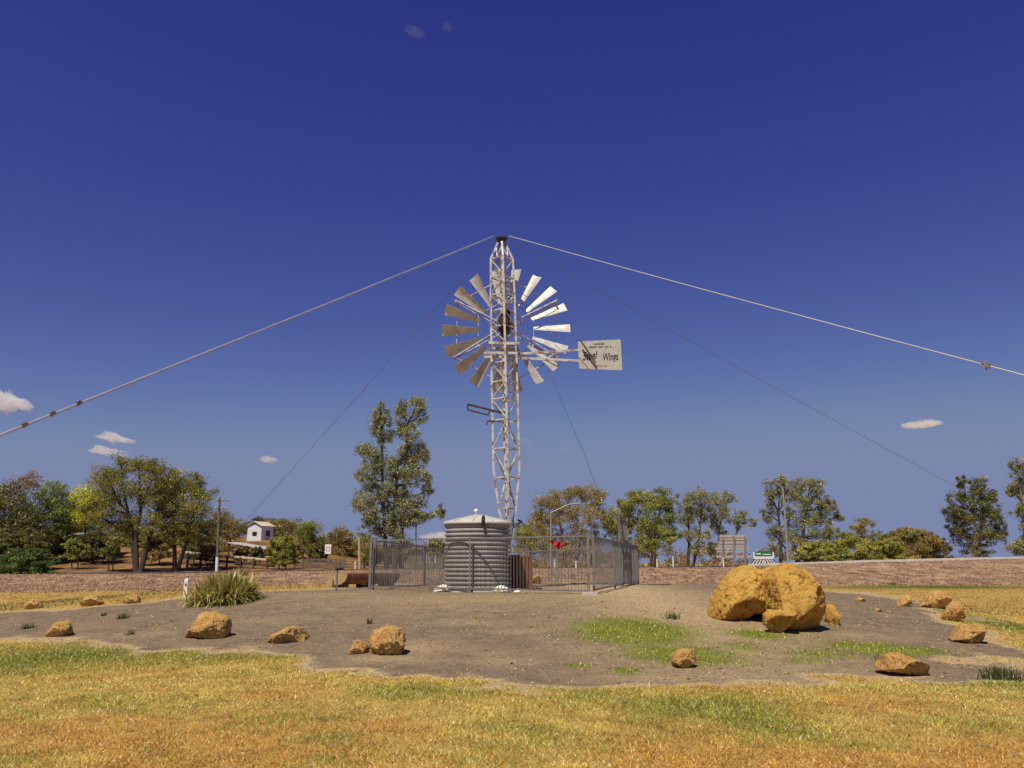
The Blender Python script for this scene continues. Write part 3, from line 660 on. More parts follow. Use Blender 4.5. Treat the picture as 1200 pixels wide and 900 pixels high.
# tail
cs = [at(677.3, 400, 29.6), at(727.3, 397.8, 29.1), at(729.3, 434, 29.1), at(678.6, 431.8, 29.6)]
def rounded(cs, r=.035, n=5):
    out = []
    for i in range(4):
        p0, p1, p2 = cs[i - 1], cs[i], cs[(i + 1) % 4]; a = p1 + (p0 - p1) * r; b_ = p1 + (p2 - p1) * r * 1.3
        for t in np.linspace(0, 1, n): out.append(a * (1 - t) ** 2 + p1 * 2 * t * (1 - t) + b_ * t * t)
    return out
vn = (cs[1] - cs[0]).cross(cs[3] - cs[0]).normalized()
if vn.y > 0: vn = -vn
vane = MB().slab(rounded(cs), .012, -vn).build('tail_vane', M['vane'], mill)
def vuv(u, v, off=.006): return (cs[3].lerp(cs[2], u)).lerp(cs[0].lerp(cs[1], u), v) + vn * off
def text(body, u0, v0, hgt, shear, name, rot=0.0, wdt=None):
    cu = bpy.data.curves.new('lettering', 'FONT'); cu.body = body; cu.size = 1; cu.shear = shear; cu.offset = .012
    ob = bpy.data.objects.new('lettering_tmp', cu); COL.objects.link(ob)
    me = bpy.data.meshes.new_from_object(ob.evaluated_get(bpy.context.evaluated_depsgraph_get())); COL.objects.unlink(ob); bpy.data.objects.remove(ob)
    vs = np.array([q.co[:] for q in me.vertices]); W = vs[:, 0].max(); sx = (wdt / W) if wdt else hgt * .62
    org = wloc(vane)
    for q in me.vertices:
        a, b_ = q.co.x * sx, q.co.y * hgt
        p = vuv(u0 + a, v0 + b_ + rot * a, .008); q.co = p - org
    me.name = name; o = bpy.data.objects.new(name, me); COL.objects.link(o); me.materials.append(M['ink']); o.parent = vane; WL[o.name] = org; return o
text('Steel', .09, .30, .42, .35, 'lettering', .18, .36)
text('Wings', .555, .30, .36, .2, 'lettering', .10, .37)
mb = MB()
for (u0, u1, v0, seed) in ((.38, .64, .845, 1), (.22, .76, .745, 2)):
    rg = random.Random(seed); u = u0
    while u < u1:
        wd_ = rg.uniform(.012, .026)
        if rg.random() < .85: mb.add([vuv(u, v0, .008), vuv(u + wd_, v0, .008), vuv(u + wd_, v0 + .055, .008), vuv(u, v0 + .055, .008)], [(0, 1, 2, 3)])
        u += wd_ + .012
mb.build('small_lettering', M['ink'], vane)
mb = MB(); rg = random.Random(5); u = .38
while u < .64: mb.add([vuv(u, .10, .008), vuv(u + .018, .10, .008), vuv(u + .018, .15, .008), vuv(u, .15, .008)], [(0, 1, 2, 3)]); u += rg.uniform(.028, .04)
mb.build('red_lettering', M['redpaint'], vane)
MB().beam(at(680, 398.5, 29.35), at(698, 425.5, 29.3), .06, .05).build('furl_bar', M['rust'], mill)
MB().beam(at(604, 415, 29.55), at(686, 409.8, 29.65), .075, .09).build('tail_arm', M['mast'], mill)
MB().beam(at(606, 419.5, 29.55), at(686, 423.3, 29.65), .075, .09).build('tail_arm', M['mast'], mill)
MB().beam(at(640, 420.7, 29.6), at(655, 411.6, 29.6), .05).build('tail_strut', M['mast'], mill)

# ------------------------------------------------------------------ guy wires
topP = axis(zrow(279))
def wire(pts2, r, label, mat, clamps=(), twin=0, cm='clamp'):
    # pts2 : start world point, end pixel+depth lying on the wire; carried on to the ground
    a, b_ = pts2; d = b_ - a; p = b_.copy(); t = 1.0
    while a.z + d.z * t > hz(a.x + d.x * t, a.y + d.y * t) and t < 6: t += .005
    e = a + d * t; sag = .003 * (e - a).length
    P = []
    for i in range(33):
        u = i / 32; q = a.lerp(e, u); q.z -= sag * 4 * u * (1 - u) * (1 if not twin else .3); P.append(q)
    mb = MB(); mb.tube(P, r, 6)
    if twin: mb.tube([q + Vector((0, 0, -twin * (1 if i else .2))) for i, q in enumerate(P)], r, 6)
    o = mb.build('guy_wire', M[mat], origin=e); tag(o, label, 'guy wire', 'guy wires bracing the windmill mast')
    for f_ in clamps:
        q = a.lerp(e, f_ / t); q.z -= sag * 4 * (f_ / t) * (1 - f_ / t) * (1 if not twin else .3); dn = d.normalized()
        c = MB(); s_ = 1.5 if not twin and r > .01 else .95; c.beam(q - dn * .06 * s_, q + dn * .06 * s_, .05 * s_, .075 * s_); c.tube([q + Vector((0, 0, -.07 * s_)), q + Vector((0, 0, .06 * s_))], .014 * s_, 6)
        c.build('wire_clamp', M[cm], o)
    return o
wire((topP + Vector((-.28, -.1, .05)), at(0, 508, 15.0)), .0095, 'thick twin guy wire running from the mast top down past the left edge', 'wire', (.915, .945, .975), .04)
wire((topP + Vector((.28, -.1, .05)), at(1200, 435, 17.5)), .0125, 'thick pale guy wire running from the mast top down past the right edge', 'wire', (.955,))
wire((topP + Vector((-.2, .2, 0)), at(290, 606, 46)), .009, 'thin dark guy wire sloping down behind the left trees', 'wirefar', (.44,))
wire((topP + Vector((.3, .2, 0)), at(1120, 567, 46)), .009, 'thin dark guy wire sloping down behind the right trees', 'wirefar')
# ------------------------------------------------------------------ fence enclosure
A_, B_, C_ = col(433, 28.5), col(690, 23.9), col(748, 37.7)
D_ = A_ + (C_ - B_); D_.z = hz(D_.x, D_.y)
FH = 1.66
def fence_run(p, q, posts, label, gate=None, clear=.10, thick=.06, top=FH, sp=.11, rad=.0085):
    root = empty('fence', ((p.x + q.x) / 2, (p.y + q.y) / 2, hz((p.x + q.x) / 2, (p.y + q.y) / 2)), label, 'fence', 'galvanised fence panels round the windmill')
    def P(t, h): x_, y_ = p.x + (q.x - p.x) * t, p.y + (q.y - p.y) * t; zb = p.z + (q.z - p.z) * t; return Vector((x_, y_, zb + h))
    for i, t in enumerate(posts):
        g0 = hz(P(t, 0).x, P(t, 0).y); m_ = MB(); th = thick * (1.35 if t in (0, 1) else 1)
        m_.box((P(t, 0).x, P(t, 0).y, g0 - .08 + (top + .1) / 2), (th, th, top + .1 + .04)); m_.box((P(t, 0).x, P(t, 0).y, P(t, top).z + .045), (th * 1.1, th * 1.1, .03)); m_.build('post', M['fence'], root)
    for t0, t1 in zip(posts[:-1], posts[1:]):
        m_ = MB(); L = (P(t1, 0) - P(t0, 0)).length; n_ = max(2, int(round(L / sp)))
        m_.beam(P(t0, top - .03), P(t1, top - .03), .045, .05); m_.beam(P(t0, top - .20), P(t1, top - .20), .03, .03) if False else None
        m_.beam(P(t0, clear), P(t1, clear), .04, .045)
        for i in range(1, n_): t = t0 + (t1 - t0) * i / n_; m_.tube([P(t, clear), P(t, top - .03)], rad, 6)
        m_.build('picket_panel', M['fence'], root)
    return root, P
fence_run(A_, B_, [0, .5, 1.0], 'front run of the grey metal picket fence before the water tank')
def frac(px):
    best = min(np.linspace(0, 1, 400), key=lambda t: abs(600 + F * (B_.x + (C_.x - B_.x) * t) / ((B_.y + (C_.y - B_.y) * t) * 1.03) - px)); return float(best)
_, PR = fence_run(B_, C_, [.07, frac(714), frac(722.5), frac(731.5), .86, 1.0], 'side run of the grey picket fence right of the tank, steeply foreshortened', sp=.17, rad=.0075)
fence_run(A_.lerp(D_, .02), D_, [.0, .36, .7, 1.0], 'side run of the grey picket fence left of the tank')
fence_run(D_.lerp(C_, .01), D_.lerp(C_, .985), [0, .25, .5, .75, 1.0], 'back run of the grey picket fence behind the windmill')
g0, g1 = PR(frac(722.5), 0), PR(frac(731.5), 0); nrm = Vector((-.06, .015, 0)); dirn = (g1 - g0).normalized()
off = Vector((dirn.y, -dirn.x, 0)) * -.09
gate = empty('tall_gate', (g0 + g1) / 2, 'tall narrow picket gate rising above the right fence run', 'gate'); GH = 2.75
for p in (g0 + off, g1 + off):
    m_ = MB(); m_.box((p.x, p.y, p.z - .05 + GH / 2), (.07, .07, GH)); m_.box((p.x, p.y, p.z + GH - .03), (.085, .085, .04)); m_.build('gate_post', M['fence'], gate)
m_ = MB(); a, b_ = g0 + off, g1 + off; L = (b_ - a).length
for h in (FH + .12, GH - .18, GH * .5): m_.beam(a + Vector((0, 0, h)), b_ + Vector((0, 0, h)), .04)
for i in range(1, 12): p = a.lerp(b_, i / 12); m_.tube([p + Vector((0, 0, .12)), p + Vector((0, 0, GH - .1))], .0085, 6)
m_.build('picket_panel', M['fence'], gate)
# furl wire from the tail to the tall gate
P = [at(641, 432, 29.7), at(648, 445, 29.7), at(665, 487, 29.9), at(684, 530, 30.1), at(697, 566, 30.2), at(712, 596, 30.3), g0 + off + Vector((0, 0, GH - .1))]
tag(MB().tube(P, .009, 6).build('furl_wire', M['wirefar'], origin=P[-1]), 'thin slack wire hanging from the tail down to the tall gate', 'wire')
MB_ = MB().box(B_ + Vector((.02, -.12, .03)), (.34, .28, .09), .4)
tag(MB_.build('footing_pad', M['concrete'], origin=B_), 'pale concrete pad at the foot of the front fence corner post', 'concrete pad')
# red cloth on the front fence
def cloth():
    D = 24.45; pts = {(0, 0): (644, 633.5)}
    nx_, nz_ = 15, 7; V_ = []; F_ = []
    topE = [(643.5, 632), (650, 634), (655, 635), (661, 635.5), (668, 636.5)]; botE = [(645, 635), (650, 640), (655, 643.6), (658, 641), (668, 637.4)]
    for j in range(nz_):
        v = j / (nz_ - 1)
        for i in range(nx_):
            u = i / (nx_ - 1)
            X1 = np.interp(u, np.linspace(0, 1, 5), [p[0] for p in topE]); Y1 = np.interp(u, np.linspace(0, 1, 5), [p[1] for p in topE]); X2 = np.interp(u, np.linspace(0, 1, 5), [p[0] for p in botE]); Y2 = np.interp(u, np.linspace(0, 1, 5), [p[1] for p in botE])
            V_.append(at(X1 * (1 - v) + X2 * v, Y1 * (1 - v) + Y2 * v, D - .05 - .05 * math.sin(u * 17 + v * 3) - .02 * math.sin(u * 31)))
    n = len(V_); V_ = V_ + [p + Vector((0, .012, 0)) for p in V_]
    for j in range(nz_ - 1):
        for i in range(nx_ - 1): q_ = j * nx_ + i; F_ += [(q_, q_ + nx_, q_ + nx_ + 1, q_ + 1), (n + q_, n + q_ + 1, n + q_ + nx_ + 1, n + q_ + nx_)]
    return MB().add(V_, F_, True)
c = cloth(); tag(c.build('red_cloth', M['red'], origin=c.v[0]), 'crumpled red cloth snagged on the front fence', 'cloth')

# ------------------------------------------------------------------ water tank
TC = col(559, 27.45); TR = 39 * pxm(559, 650, 27.45) * .99
ztop = at(559, 613, 27.45 - TR).z; H = ztop - TC.z
tank = empty('water_tank', TC, 'round ribbed grey water tank with a low conical lid', 'water tank')
prof = [(0, .02), (TR * .985, .02)]; NRB = 15
for i in range(NRB * 10 + 1):
    u = i / 10; z_ = .06 + (H - .06) * i / (NRB * 10); g_ = abs(math.cos(math.pi * u)) ** 5; prof.append((TR - .075 * g_ + .0 * u, z_))
MB().lathe(prof, TC, 72).build('tank_wall', M['tank'], tank)
rz_ = at(559, 603.5, 27.45).z - TC.z
MB().lathe([(TR - .05, H - .03), (TR + .05, H - .02), (TR + .055, H + .05), (TR + .02, H + .075), (TR * .6, H + .075 + (rz_ - H) * .38), (TR * .22, rz_ - .03), (.16, rz_), (0, rz_)], TC, 72).build('tank_lid', M['tankroof'], tank)
mb = MB()
for k in range(10):
    a = k * math.pi / 5 + .2; d = Vector((math.cos(a), math.sin(a), 0)); mb.beam(TC + d * .2 + Vector((0, 0, rz_ - .01)), TC + d * (TR + .01) + Vector((0, 0, H + .085)), .05, .03)
mb.build('lid_rib', M['tankroof'], tank)
v0 = TC + Vector((-.05, 0, rz_)); MB().lathe([(.04, -.05), (.04, .08), (.07, .10), (.07, .17), (.03, .20), (0, .20)], v0, 14).build('lid_vent', M['white'], tank)
p = at(566, 609, 27.45 - TR - .02); MB().tube([p + Vector((0, .45, .12)), p + Vector((0, .1, .06)), p + Vector((0, -.02, .03)), p + Vector((0, -.06, -.05)), p + Vector((.02, -.05, -.22))], .05, 10).build('inlet_pipe', M['black'], tank)
mb = MB(); mb.lathe([(0, -.05), (TR + .05, -.05), (TR + .05, .03), (TR + .03, .04), (0, .06)], TC, 48, False); mb.build('base_slab', M['concrete'], tank)
# brown slatted box behind
bc = col(610, 28.75); bw, bh = 36 * pxm(605, 670, 28.7), at(610, 653, 28.7).z - bc.z
box = empty('slatted_box', bc, 'rusty brown slatted box behind the right side of the tank', 'box')
cx = at(606, 670, 28.75).x
m_ = MB(); m_.box((cx, bc.y, bc.z + bh / 2), (bw, .9, bh)); m_.build('box_body', M['trough'], box)
m_ = MB()
for i in range(9): m_.box((cx - bw / 2 + bw * (i + .5) / 9, bc.y - .475, bc.z + bh / 2), (.055, .05, bh - .02))
m_.build('slat_front', M['trough'], box)
m_ = MB(); m_.box((cx, bc.y, bc.z + bh + .04), (bw + .06, 1.0, .075)); m_.build('rim', M['trough'], box)
m_ = MB(); pz = col(601, 28.0); m_.box((pz.x, 27.95, pz.z + .03), (.75, .35, .05), .25); 
fl = m_.build('rusty_sheet', M['trough'], origin=pz); 
fl.location = gnd(600, 691.5); WL[fl.name] = fl.location.copy(); tag(fl, 'flat piece of rusty sheet lying on the ground before the tank', 'metal sheet')

# trough and tap on the left
g = col(395, 30.5); s_ = pxm(395, 680, 30.5); tr_r = 12.5 * s_
tro = empty('trough', g, 'half-round brown stock trough with a tan end lying left of the fence', 'trough')
a0 = at(395.5, 678, 30.5); a0.z = g.z + tr_r + .12; a1 = a0 + Vector((1.75, 1.1, 0)); dr = (a1 - a0).normalized(); sd_ = Vector((dr.y, -dr.x, 0)).normalized()
# end disc faces the viewer
def halfring(c, r0, k): return [c + Vector((1, -.25, 0)).normalized() * math.cos(t) * r0 + Vector((0, 0, 1)) * math.sin(t) * r0 for t in np.linspace(math.pi, 2 * math.pi, k)]
K = 17; o1 = halfring(a0, tr_r, K); o2 = halfring(a1, tr_r, K); i1 = halfring(a0, tr_r - .04, K); i2 = halfring(a1, tr_r - .04, K)
fs = [(i, i + 1, K + i + 1, K + i) for i in range(K - 1)]; m_ = MB(); m_.add(o1 + o2, fs, True); m_.add(i1 + i2, fs, True); m_.add([o1[0], o2[0], i2[0], i1[0]], [(0, 1, 2, 3)]); m_.add([o1[-1], o2[-1], i2[-1], i1[-1]], [(0, 1, 2, 3)])
m_.build('trough_shell', M['trough'], tro)
for c, nm_ in ((a0, 1), (a1, -1)):
    h_ = halfring(c, tr_r * 1.06, K); MB().slab(h_, .05, Vector((.25, 1, 0)).normalized() * -nm_).build('trough_end', M['troughend'], tro)
for t in (.06, .5, .92):
    m_ = MB(); q = a0.lerp(a1, t); m_.box((q.x - .18, q.y, q.z - tr_r + .02), (.22, .14, .30), .3); m_.box((q.x + .18, q.y, q.z - tr_r + .02), (.22, .14, .30), .3)
    m_.box((q.x, q.y, q.z - tr_r - .06), (.3, .12, .1), .3); m_.build('cradle', M['timber'], tro)
g = gnd(394, 692.5); tap = empty('tap_post', g, 'thin standpipe with a dark head in front of the trough end', 'standpipe')
h_ = 25 * pxm(394, 680, g.y); MB().tube([g, g + Vector((0, 0, h_))], .03, 8).build('pipe', M['fence'], tap); MB().tube([g + Vector((-.04, 0, h_ - .02)), g + Vector((.08, 0, h_ + .03)), g + Vector((.2, 0, h_))], [.05, .06, .045], 8).build('tap_head', M['black'], tap)

# ------------------------------------------------------------------ posts, poles, signs, lamps
def guide(px, py0, py1, label, D=None):
    g = gnd(px, py1) if D is None else col(px, D)
    h_ = at(px, py0, g.y).z - g.z
    m_ = MB(); m_.box((g.x, g.y, g.z + h_ / 2 - .03), (.11, .07, h_ + .06)); m_.add([(g.x - .055, g.y - .035, g.z + h_), (g.x + .055, g.y - .035, g.z + h_), (g.x + .055, g.y + .035, g.z + h_), (g.x - .055, g.y + .035, g.z + h_), (g.x - .03, g.y, g.z + h_ + .05), (g.x + .03, g.y, g.z + h_ + .05)], [(0, 1, 5, 4), (2, 3, 4, 5), (1, 2, 5), (3, 0, 4)])
    r = empty('guide_post', g, label, 'post', 'white roadside guide posts'); m_.build('post', M['white'], r)
    MB().box((g.x, g.y - .04, g.z + h_ - .12), (.05, .02, .06)).build('reflector', M['redpaint'], r)
guide(217, 680, 700, 'white marker post standing at the left edge of the spiky bush')
guide(416, 658.5, 669, 'white marker post beside the pale track, left of the fence', 80)
guide(770, 656, 666, 'white guide post on the road edge just right of the fence', 78)
guide(789, 653, 666, 'taller white guide post on the road edge, second right of the fence', 78.2)
guide(650, 657, 667, 'white guide post seen through the fence beside the red cloth', 78)
guide(675, 658, 667, 'white guide post seen through the fence midway along its right half', 78.1)
guide(697, 654, 667, 'white guide post seen just behind the front fence corner', 78.2)
guide(848, 654, 664, 'white guide post in front of the slatted sign back', 77.8)
g = col(254, 84); pole = empty('power_pole', g, 'greenish timber power pole with crossarms and a white painted foot', 'power pole')
zt_ = at(257.5, 583, 84).z; lean = at(257.5, 583, 84).x - g.x
tp = Vector((g.x + lean, g.y, zt_)); wf = g.lerp(tp, .2)
MB().tube([wf, tp], [.15, .11], 10).build('pole_shaft', M['pole'], pole); MB().tube([g - Vector((0, 0, .1)), wf], .165, 10).build('white_foot', M['white'], pole)
for f_, wd_ in ((.955, .95), (.845, .8)):
    c = g.lerp(tp, f_); ca = MB(); ca.beam(c + Vector((-.35, -.12, .05)), c + Vector((wd_, -.12, -.02)), .09, .10); cr = ca.build('crossarm', M['greytimber'], pole)
    for dx in (-.3, .3, wd_ - .08): MB().tube([c + Vector((dx, -.12, .05)), c + Vector((dx, -.12, .2))], .04, 8).build('insulator', M['white'], cr)
for f_, dx, ey, lb in ((.955, -.3, 606, 'upper sagging power line crossing the left trees'), (.845, .3, 614, 'lower sagging power line crossing the left trees')):
    a = g.lerp(tp, f_) + Vector((dx, -.12, .2)); e = at(-60, ey - 22, 78); P = [a.lerp(e, i / 20) - Vector((0, 0, 1.9 * 4 * (i / 20) * (1 - i / 20))) for i in range(21)]
    tag(MB().tube(P, .013, 5).build('power_line', M['greytimber'], origin=a), lb, 'power line', 'power lines')
def lamp(px, D, top, elbow, tip, label):
    g = col(px, D); r = empty('street_lamp', g, label, 'street lamp', 'grey roadside street lamps'); t_ = at(*top, D); e = at(*elbow, D); p = at(*tip, D)
    MB().tube([g - Vector((0, 0, .1)), g.lerp(t_, .5), t_], [.14, .11, .085], 10).build('lamp_pole', M['lampsteel'], r)
    MB().tube([t_, t_.lerp(e, .9), e, e.lerp(p, .6)], .07, 8).build('lamp_arm', M['lampsteel'], r)
    q = e.lerp(p, .6); d = (p - q); m_ = MB(); m_.beam(q, p, .22, .09); m_.beam(q + d * .1 - Vector((0, 0, .08)), p - d * .1 - Vector((0, 0, .08)), .2, .05); m_.build('lamp_head', M['lampsteel'], r)
lamp(646, 88, (645.5, 601), (667, 591), (687, 589.5), 'street lamp behind the fence with an arm reaching to the right')
lamp(924, 79, (917.5, 572), (906, 563), (892, 565.5), 'street lamp above the boulder pile with an arm reaching to the left')
g = col(385, 88); r = empty('road_sign', g, 'small white rectangular road sign with a dull ring on a thin pole', 'road sign')
a = at(384.5, 638, 88); MB().tube([g, Vector((g.x, g.y, a.z))], .035, 8).build('sign_pole', M['lampsteel'], r)
s_ = pxm(384, 645, 88); c = at(384.5, 643.5, 88); MB().box((c.x, c.y - .05, c.z), (7.2 * s_, .03, 11 * s_)).build('sign_board', M['signwhite'], r)
m_ = MB(); N = 24; V1 = [(c.x + math.cos(t) * .24, c.y - .07, c.z + math.sin(t) * .24) for t in np.linspace(0, 2 * math.pi, N, endpoint=False)]; V2 = [(c.x + math.cos(t) * .17, c.y - .07, c.z + math.sin(t) * .17) for t in np.linspace(0, 2 * math.pi, N, endpoint=False)]
m_.add(V1 + V2, [(i, (i + 1) % N, N + (i + 1) % N, N + i) for i in range(N)]); m_.build('ring', M['redpaint'], r)
# thin pale pole by the small tree
g = col(421.5, 90); t_ = at(421, 629, 90); tag(MB().tube([g - Vector((0, 0, .1)), t_], [.16, .13], 8).build('timber_pole', M['palelog'], origin=g), 'bare pale timber pole standing left of the fence', 'pole')
for px, y0, D, lb in ((487.5, 612, 92, 'thin dark pole rising beside the tall gum tree'), (798, 650, 84, 'short dark pole near the road right of the fence')):
    g = col(px, D); tag(MB().tube([g - Vector((0, 0, .1)), at(px, y0, D)], .07, 8).build('thin_pole', M['pole'], origin=g), lb, 'pole')
# billboard back
BD = 84; g = col(859, BD); bb = empty('billboard', g, 'back of a large roadside billboard with horizontal slats on three posts', 'billboard')
for px, t_ in ((846.5, 629), (859.5, 628), (872.5, 628)):
    b0 = col(px, BD); q = at(px, t_, BD); m_ = MB(); m_.beam(Vector((b0.x, BD - .16, b0.z - .1)), Vector((q.x, BD - .16, q.z)), .13, .15); m_.build('billboard_post', M['boarddark'], bb)
for k, (x0, x1, y0, y1, mt) in enumerate([(843, 874.5, 627, 630, 'boardback'), (843, 875, 630.8, 633.3, 'boardback'), (843, 875.5, 634.2, 637.3, 'boardback'), (842, 876.5, 638.2, 640.4, 'boardback'), (838.5, 878.5, 641.8, 644.0, 'boardback'), (840, 876, 645.6, 647.4, 'boardback'), (839, 881, 651, 653.6, 'boardback')]):
    a, b_ = at(x0, y0, BD), at(x1, y1, BD); MB().box(((a.x + b_.x) / 2, BD, (a.z + b_.z) / 2), (b_.x - a.x, .05, a.z - b_.z)).build('board', M[mt], bb)
m_ = MB()
for x0, x1, y0, y1 in ((843.5, 874, 628, 638.5),):
    a, b_ = at(x0, y0, BD + .1), at(x1, y1, BD + .1); m_.box(((a.x + b_.x) / 2, BD + .12, (a.z + b_.z) / 2), (b_.x - a.x, .03, a.z - b_.z))
m_.build('back_panel', M['boarddark'], bb)
# roundabout sign
GD = 82; g = col(896, GD); rs = empty('direction_sign', g, 'green and white direction sign over a board of black and white chevrons', 'road sign')
def brd(x0, x1, y0, y1, mt, nm_, par, dy=0.0, th=.05):
    a, b_ = at(x0, y0, GD), at(x1, y1, GD); return MB().box(((a.x + b_.x) / 2, GD + dy, (a.z + b_.z) / 2), (b_.x - a.x, th, a.z - b_.z)).build(nm_, M[mt], par)
for px in (889, 902): b0 = col(px, GD); q = at(px, 647, GD); MB().tube([Vector((b0.x, GD + .1, b0.z - .1)), Vector((q.x, GD + .1, q.z))], .05, 8).build('sign_pole', M['lampsteel'], rs)
gb = brd(885, 904, 646.6, 652, 'signgreen', 'green_panel', rs); brd(889, 903, 645.4, 646.5, 'signgreen', 'top_panel', rs)
brd(886, 891.5, 648.4, 649.8, 'signwhite', 'lettering', gb, -.035, .02); brd(893.5, 903, 649.2, 650.2, 'signwhite', 'lettering', gb, -.035, .02)
brd(884.5, 905, 652.1, 655, 'signwhite', 'white_panel', rs)
for sg in (-1, 1):
    m_ = MB(); c = 894.8
    m_.beam(at(c + sg * 11, 647, GD), at(c + sg * 11.6, 650.5, GD), .14, .04); m_.beam(at(c + sg * 11.6, 650.5, GD), at(c + sg * 10.6, 655, GD), .14, .04); m_.build('side_edge', M['signwhite'], rs)
a0, a1, a2, a3 = at(884, 655.4, GD), at(906, 655.4, GD), at(911.5, 661, GD), at(879.5, 661, GD)
chb = MB().slab([a0, a1, a2, a3], .04, (0, 1, 0)).build('chevron_board', M['black'], rs)
def q4(u, v): return (a3.lerp(a2, u)).lerp(a0.lerp(a1, u), v) + Vector((0, -.006, 0))
for k in range(8):
    u = (k + .22) / 8; w_ = .062; s_ = .055 if u < .47 else -.055
    MB().add([q4(u, 0.02), q4(u + w_, .02), q4(min(1, u + w_ + s_), .98), q4(max(0, u + s_), .98)], [(0, 1, 2, 3)]).build('white_stripe', M['signwhite'], chb)

# ------------------------------------------------------------------ buildings
HD = 122; g = col(299, HD)
hx = [at(p, 630, HD).x for p in (289.5, 305)]; zb = at(299, 634, HD).z; ze = at(299, 616, HD).z; zp = at(297, 611.5, HD).z
hs = empty('white_hut', (g.x, HD + 1, zb), 'small white gabled hut with a dark window on the hill', 'hut')
x0, x1 = hx; dep = 4.2; sk = 1.15   # house turned so that its right side shows
U = Vector((x1 - x0, .35, 0)); Wv = Vector((1.0, 2.6, 0)); O = Vector((x0, HD, min(zb, hz(x0, HD)) - .1)); hh = ze - O.z; ph = zp - O.z
P = [O, O + U, O + U + Wv, O + Wv]; T = [p + Vector((0, 0, hh)) for p in P]; r0 = O + U / 2 + Vector((0, 0, ph)); r1 = r0 + Wv
MB().add(P + T + [r0, r1], [(0, 1, 5, 8, 4), (1, 2, 6, 5), (2, 3, 7, 9, 6), (3, 0, 4, 7)]).build('wall', M['wallwhite'], hs)
m_ = MB(); un = U.normalized(); wnn = Wv.normalized(); ov = .25
for sg, e0, e1 in ((-1, T[0], T[3]), (1, T[1], T[2])):
    d = (e0 - r0); ed = d * 1.18
    q = [r0 - wnn * ov, r0 + ed - wnn * ov, r1 + ed + wnn * ov, r1 + wnn * ov]; m_.slab([p + Vector((0, 0, .10)) for p in q], .08, (0, 0, -1))
m_.build('roof', M['roofcream'], hs)
def onwall(o, d, u, z0, z1, wd_, nrm, nm_): 
    a = o + d * u; n_ = Vector(nrm).normalized() * .02; h_ = d.normalized() * wd_ / 2; f = [a - h_ + n_ + Vector((0, 0, z0)), a + h_ + n_ + Vector((0, 0, z0)), a + h_ + n_ + Vector((0, 0, z1)), a - h_ + n_ + Vector((0, 0, z1))]
    return MB().slab(f, .03, Vector(nrm).normalized()).build(nm_, M['windowdark'], hs)
onwall(O, U, .52, hh * .38, hh * .62, .62, (.1, -1, 0), 'window'); onwall(O + U, Wv, .55, hh * .35, hh * .72, .9, (1, -.35, 0), 'window'); onwall(O, U, .5, ph * .88, ph * .91, .5, (.1, -1, 0), 'gable_vent')
# open shed below
SD = 106; g = col(290, SD); sh = empty('open_shed', g, 'open shed with a long pale sloping roof below the white hut', 'shed')
r_a, r_b = at(266, 635.5, SD), at(315, 643.5, SD)
MB().slab([r_a, r_b, r_b + Vector((.2, 4, .12)), r_a + Vector((.2, 4, .12))], .10, (0, 0, -1)).build('roof', M['rooflight'], sh)
for u in (.04, .3, .55, .8, .97):
    q = r_a.lerp(r_b, u); zg = hz(q.x, SD + .2); MB().box((q.x, SD + .25, (zg - .2 + q.z - .1) / 2), (.18, .18, q.z - .1 - zg + .2)).build('shed_post', M['timber'], sh)
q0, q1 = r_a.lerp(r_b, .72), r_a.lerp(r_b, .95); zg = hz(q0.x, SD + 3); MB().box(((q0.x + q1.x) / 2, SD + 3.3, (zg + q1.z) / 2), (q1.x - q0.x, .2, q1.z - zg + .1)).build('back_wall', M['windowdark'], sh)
# pale log barrier and dark rail fences
lg = empty('log_barrier', col(270, 95), 'long pale log rail on short dark posts under the big left trees', 'barrier')
la, lb = at(214, 647.5, 96), at(322, 657.5, 93)
zz = lambda p: hz(p.x, p.y)
m_ = MB(); N = 14
for i in range(N): m_.tube([la.lerp(lb, i / N), la.lerp(lb, (i + .97) / N)], .19, 10)
m_.build('log_rail', M['palelog'], lg)
for i in range(7):
    p = la.lerp(lb, (i + .5) / 7); z0 = zz(p); MB().box((p.x, p.y - .22, (z0 + p.z) / 2 - .1), (.2, .2, max(.4, p.z + .35 - z0))).build('post', M['timber'], lg)
m_ = MB(); 
for i in range(6): p0, p1 = la.lerp(lb, i / 6), la.lerp(lb, (i + 1) / 6); m_.beam(p0 - Vector((0, -.1, .55)), p1 - Vector((0, -.1, .55)), .12, .28)
m_.build('log_shade_strip', M['timber'], lg)  # dark beam stands in for the shadow gap beneath the pale log
yf = empty('yard_fence', col(374, 94), 'dark timber rail fence in front of the scrub left of the road sign', 'fence')
for i in range(7):
    b0 = col(345 + 58 * i / 6, 95); MB().box((b0.x, b0.y, b0.z + .5), (.16, .14, 1.2)).build('post', M['greytimber'], yf)
for k in range(3):
    a, b_ = col(344, 95.1), col(404, 95.1); MB().beam(a + Vector((0, -.1, .3 + .32 * k)), b_ + Vector((0, -.1, .3 + .32 * k)), .06, .2, (0, 0, 1)).build('rail', M['greytimber'], yf)
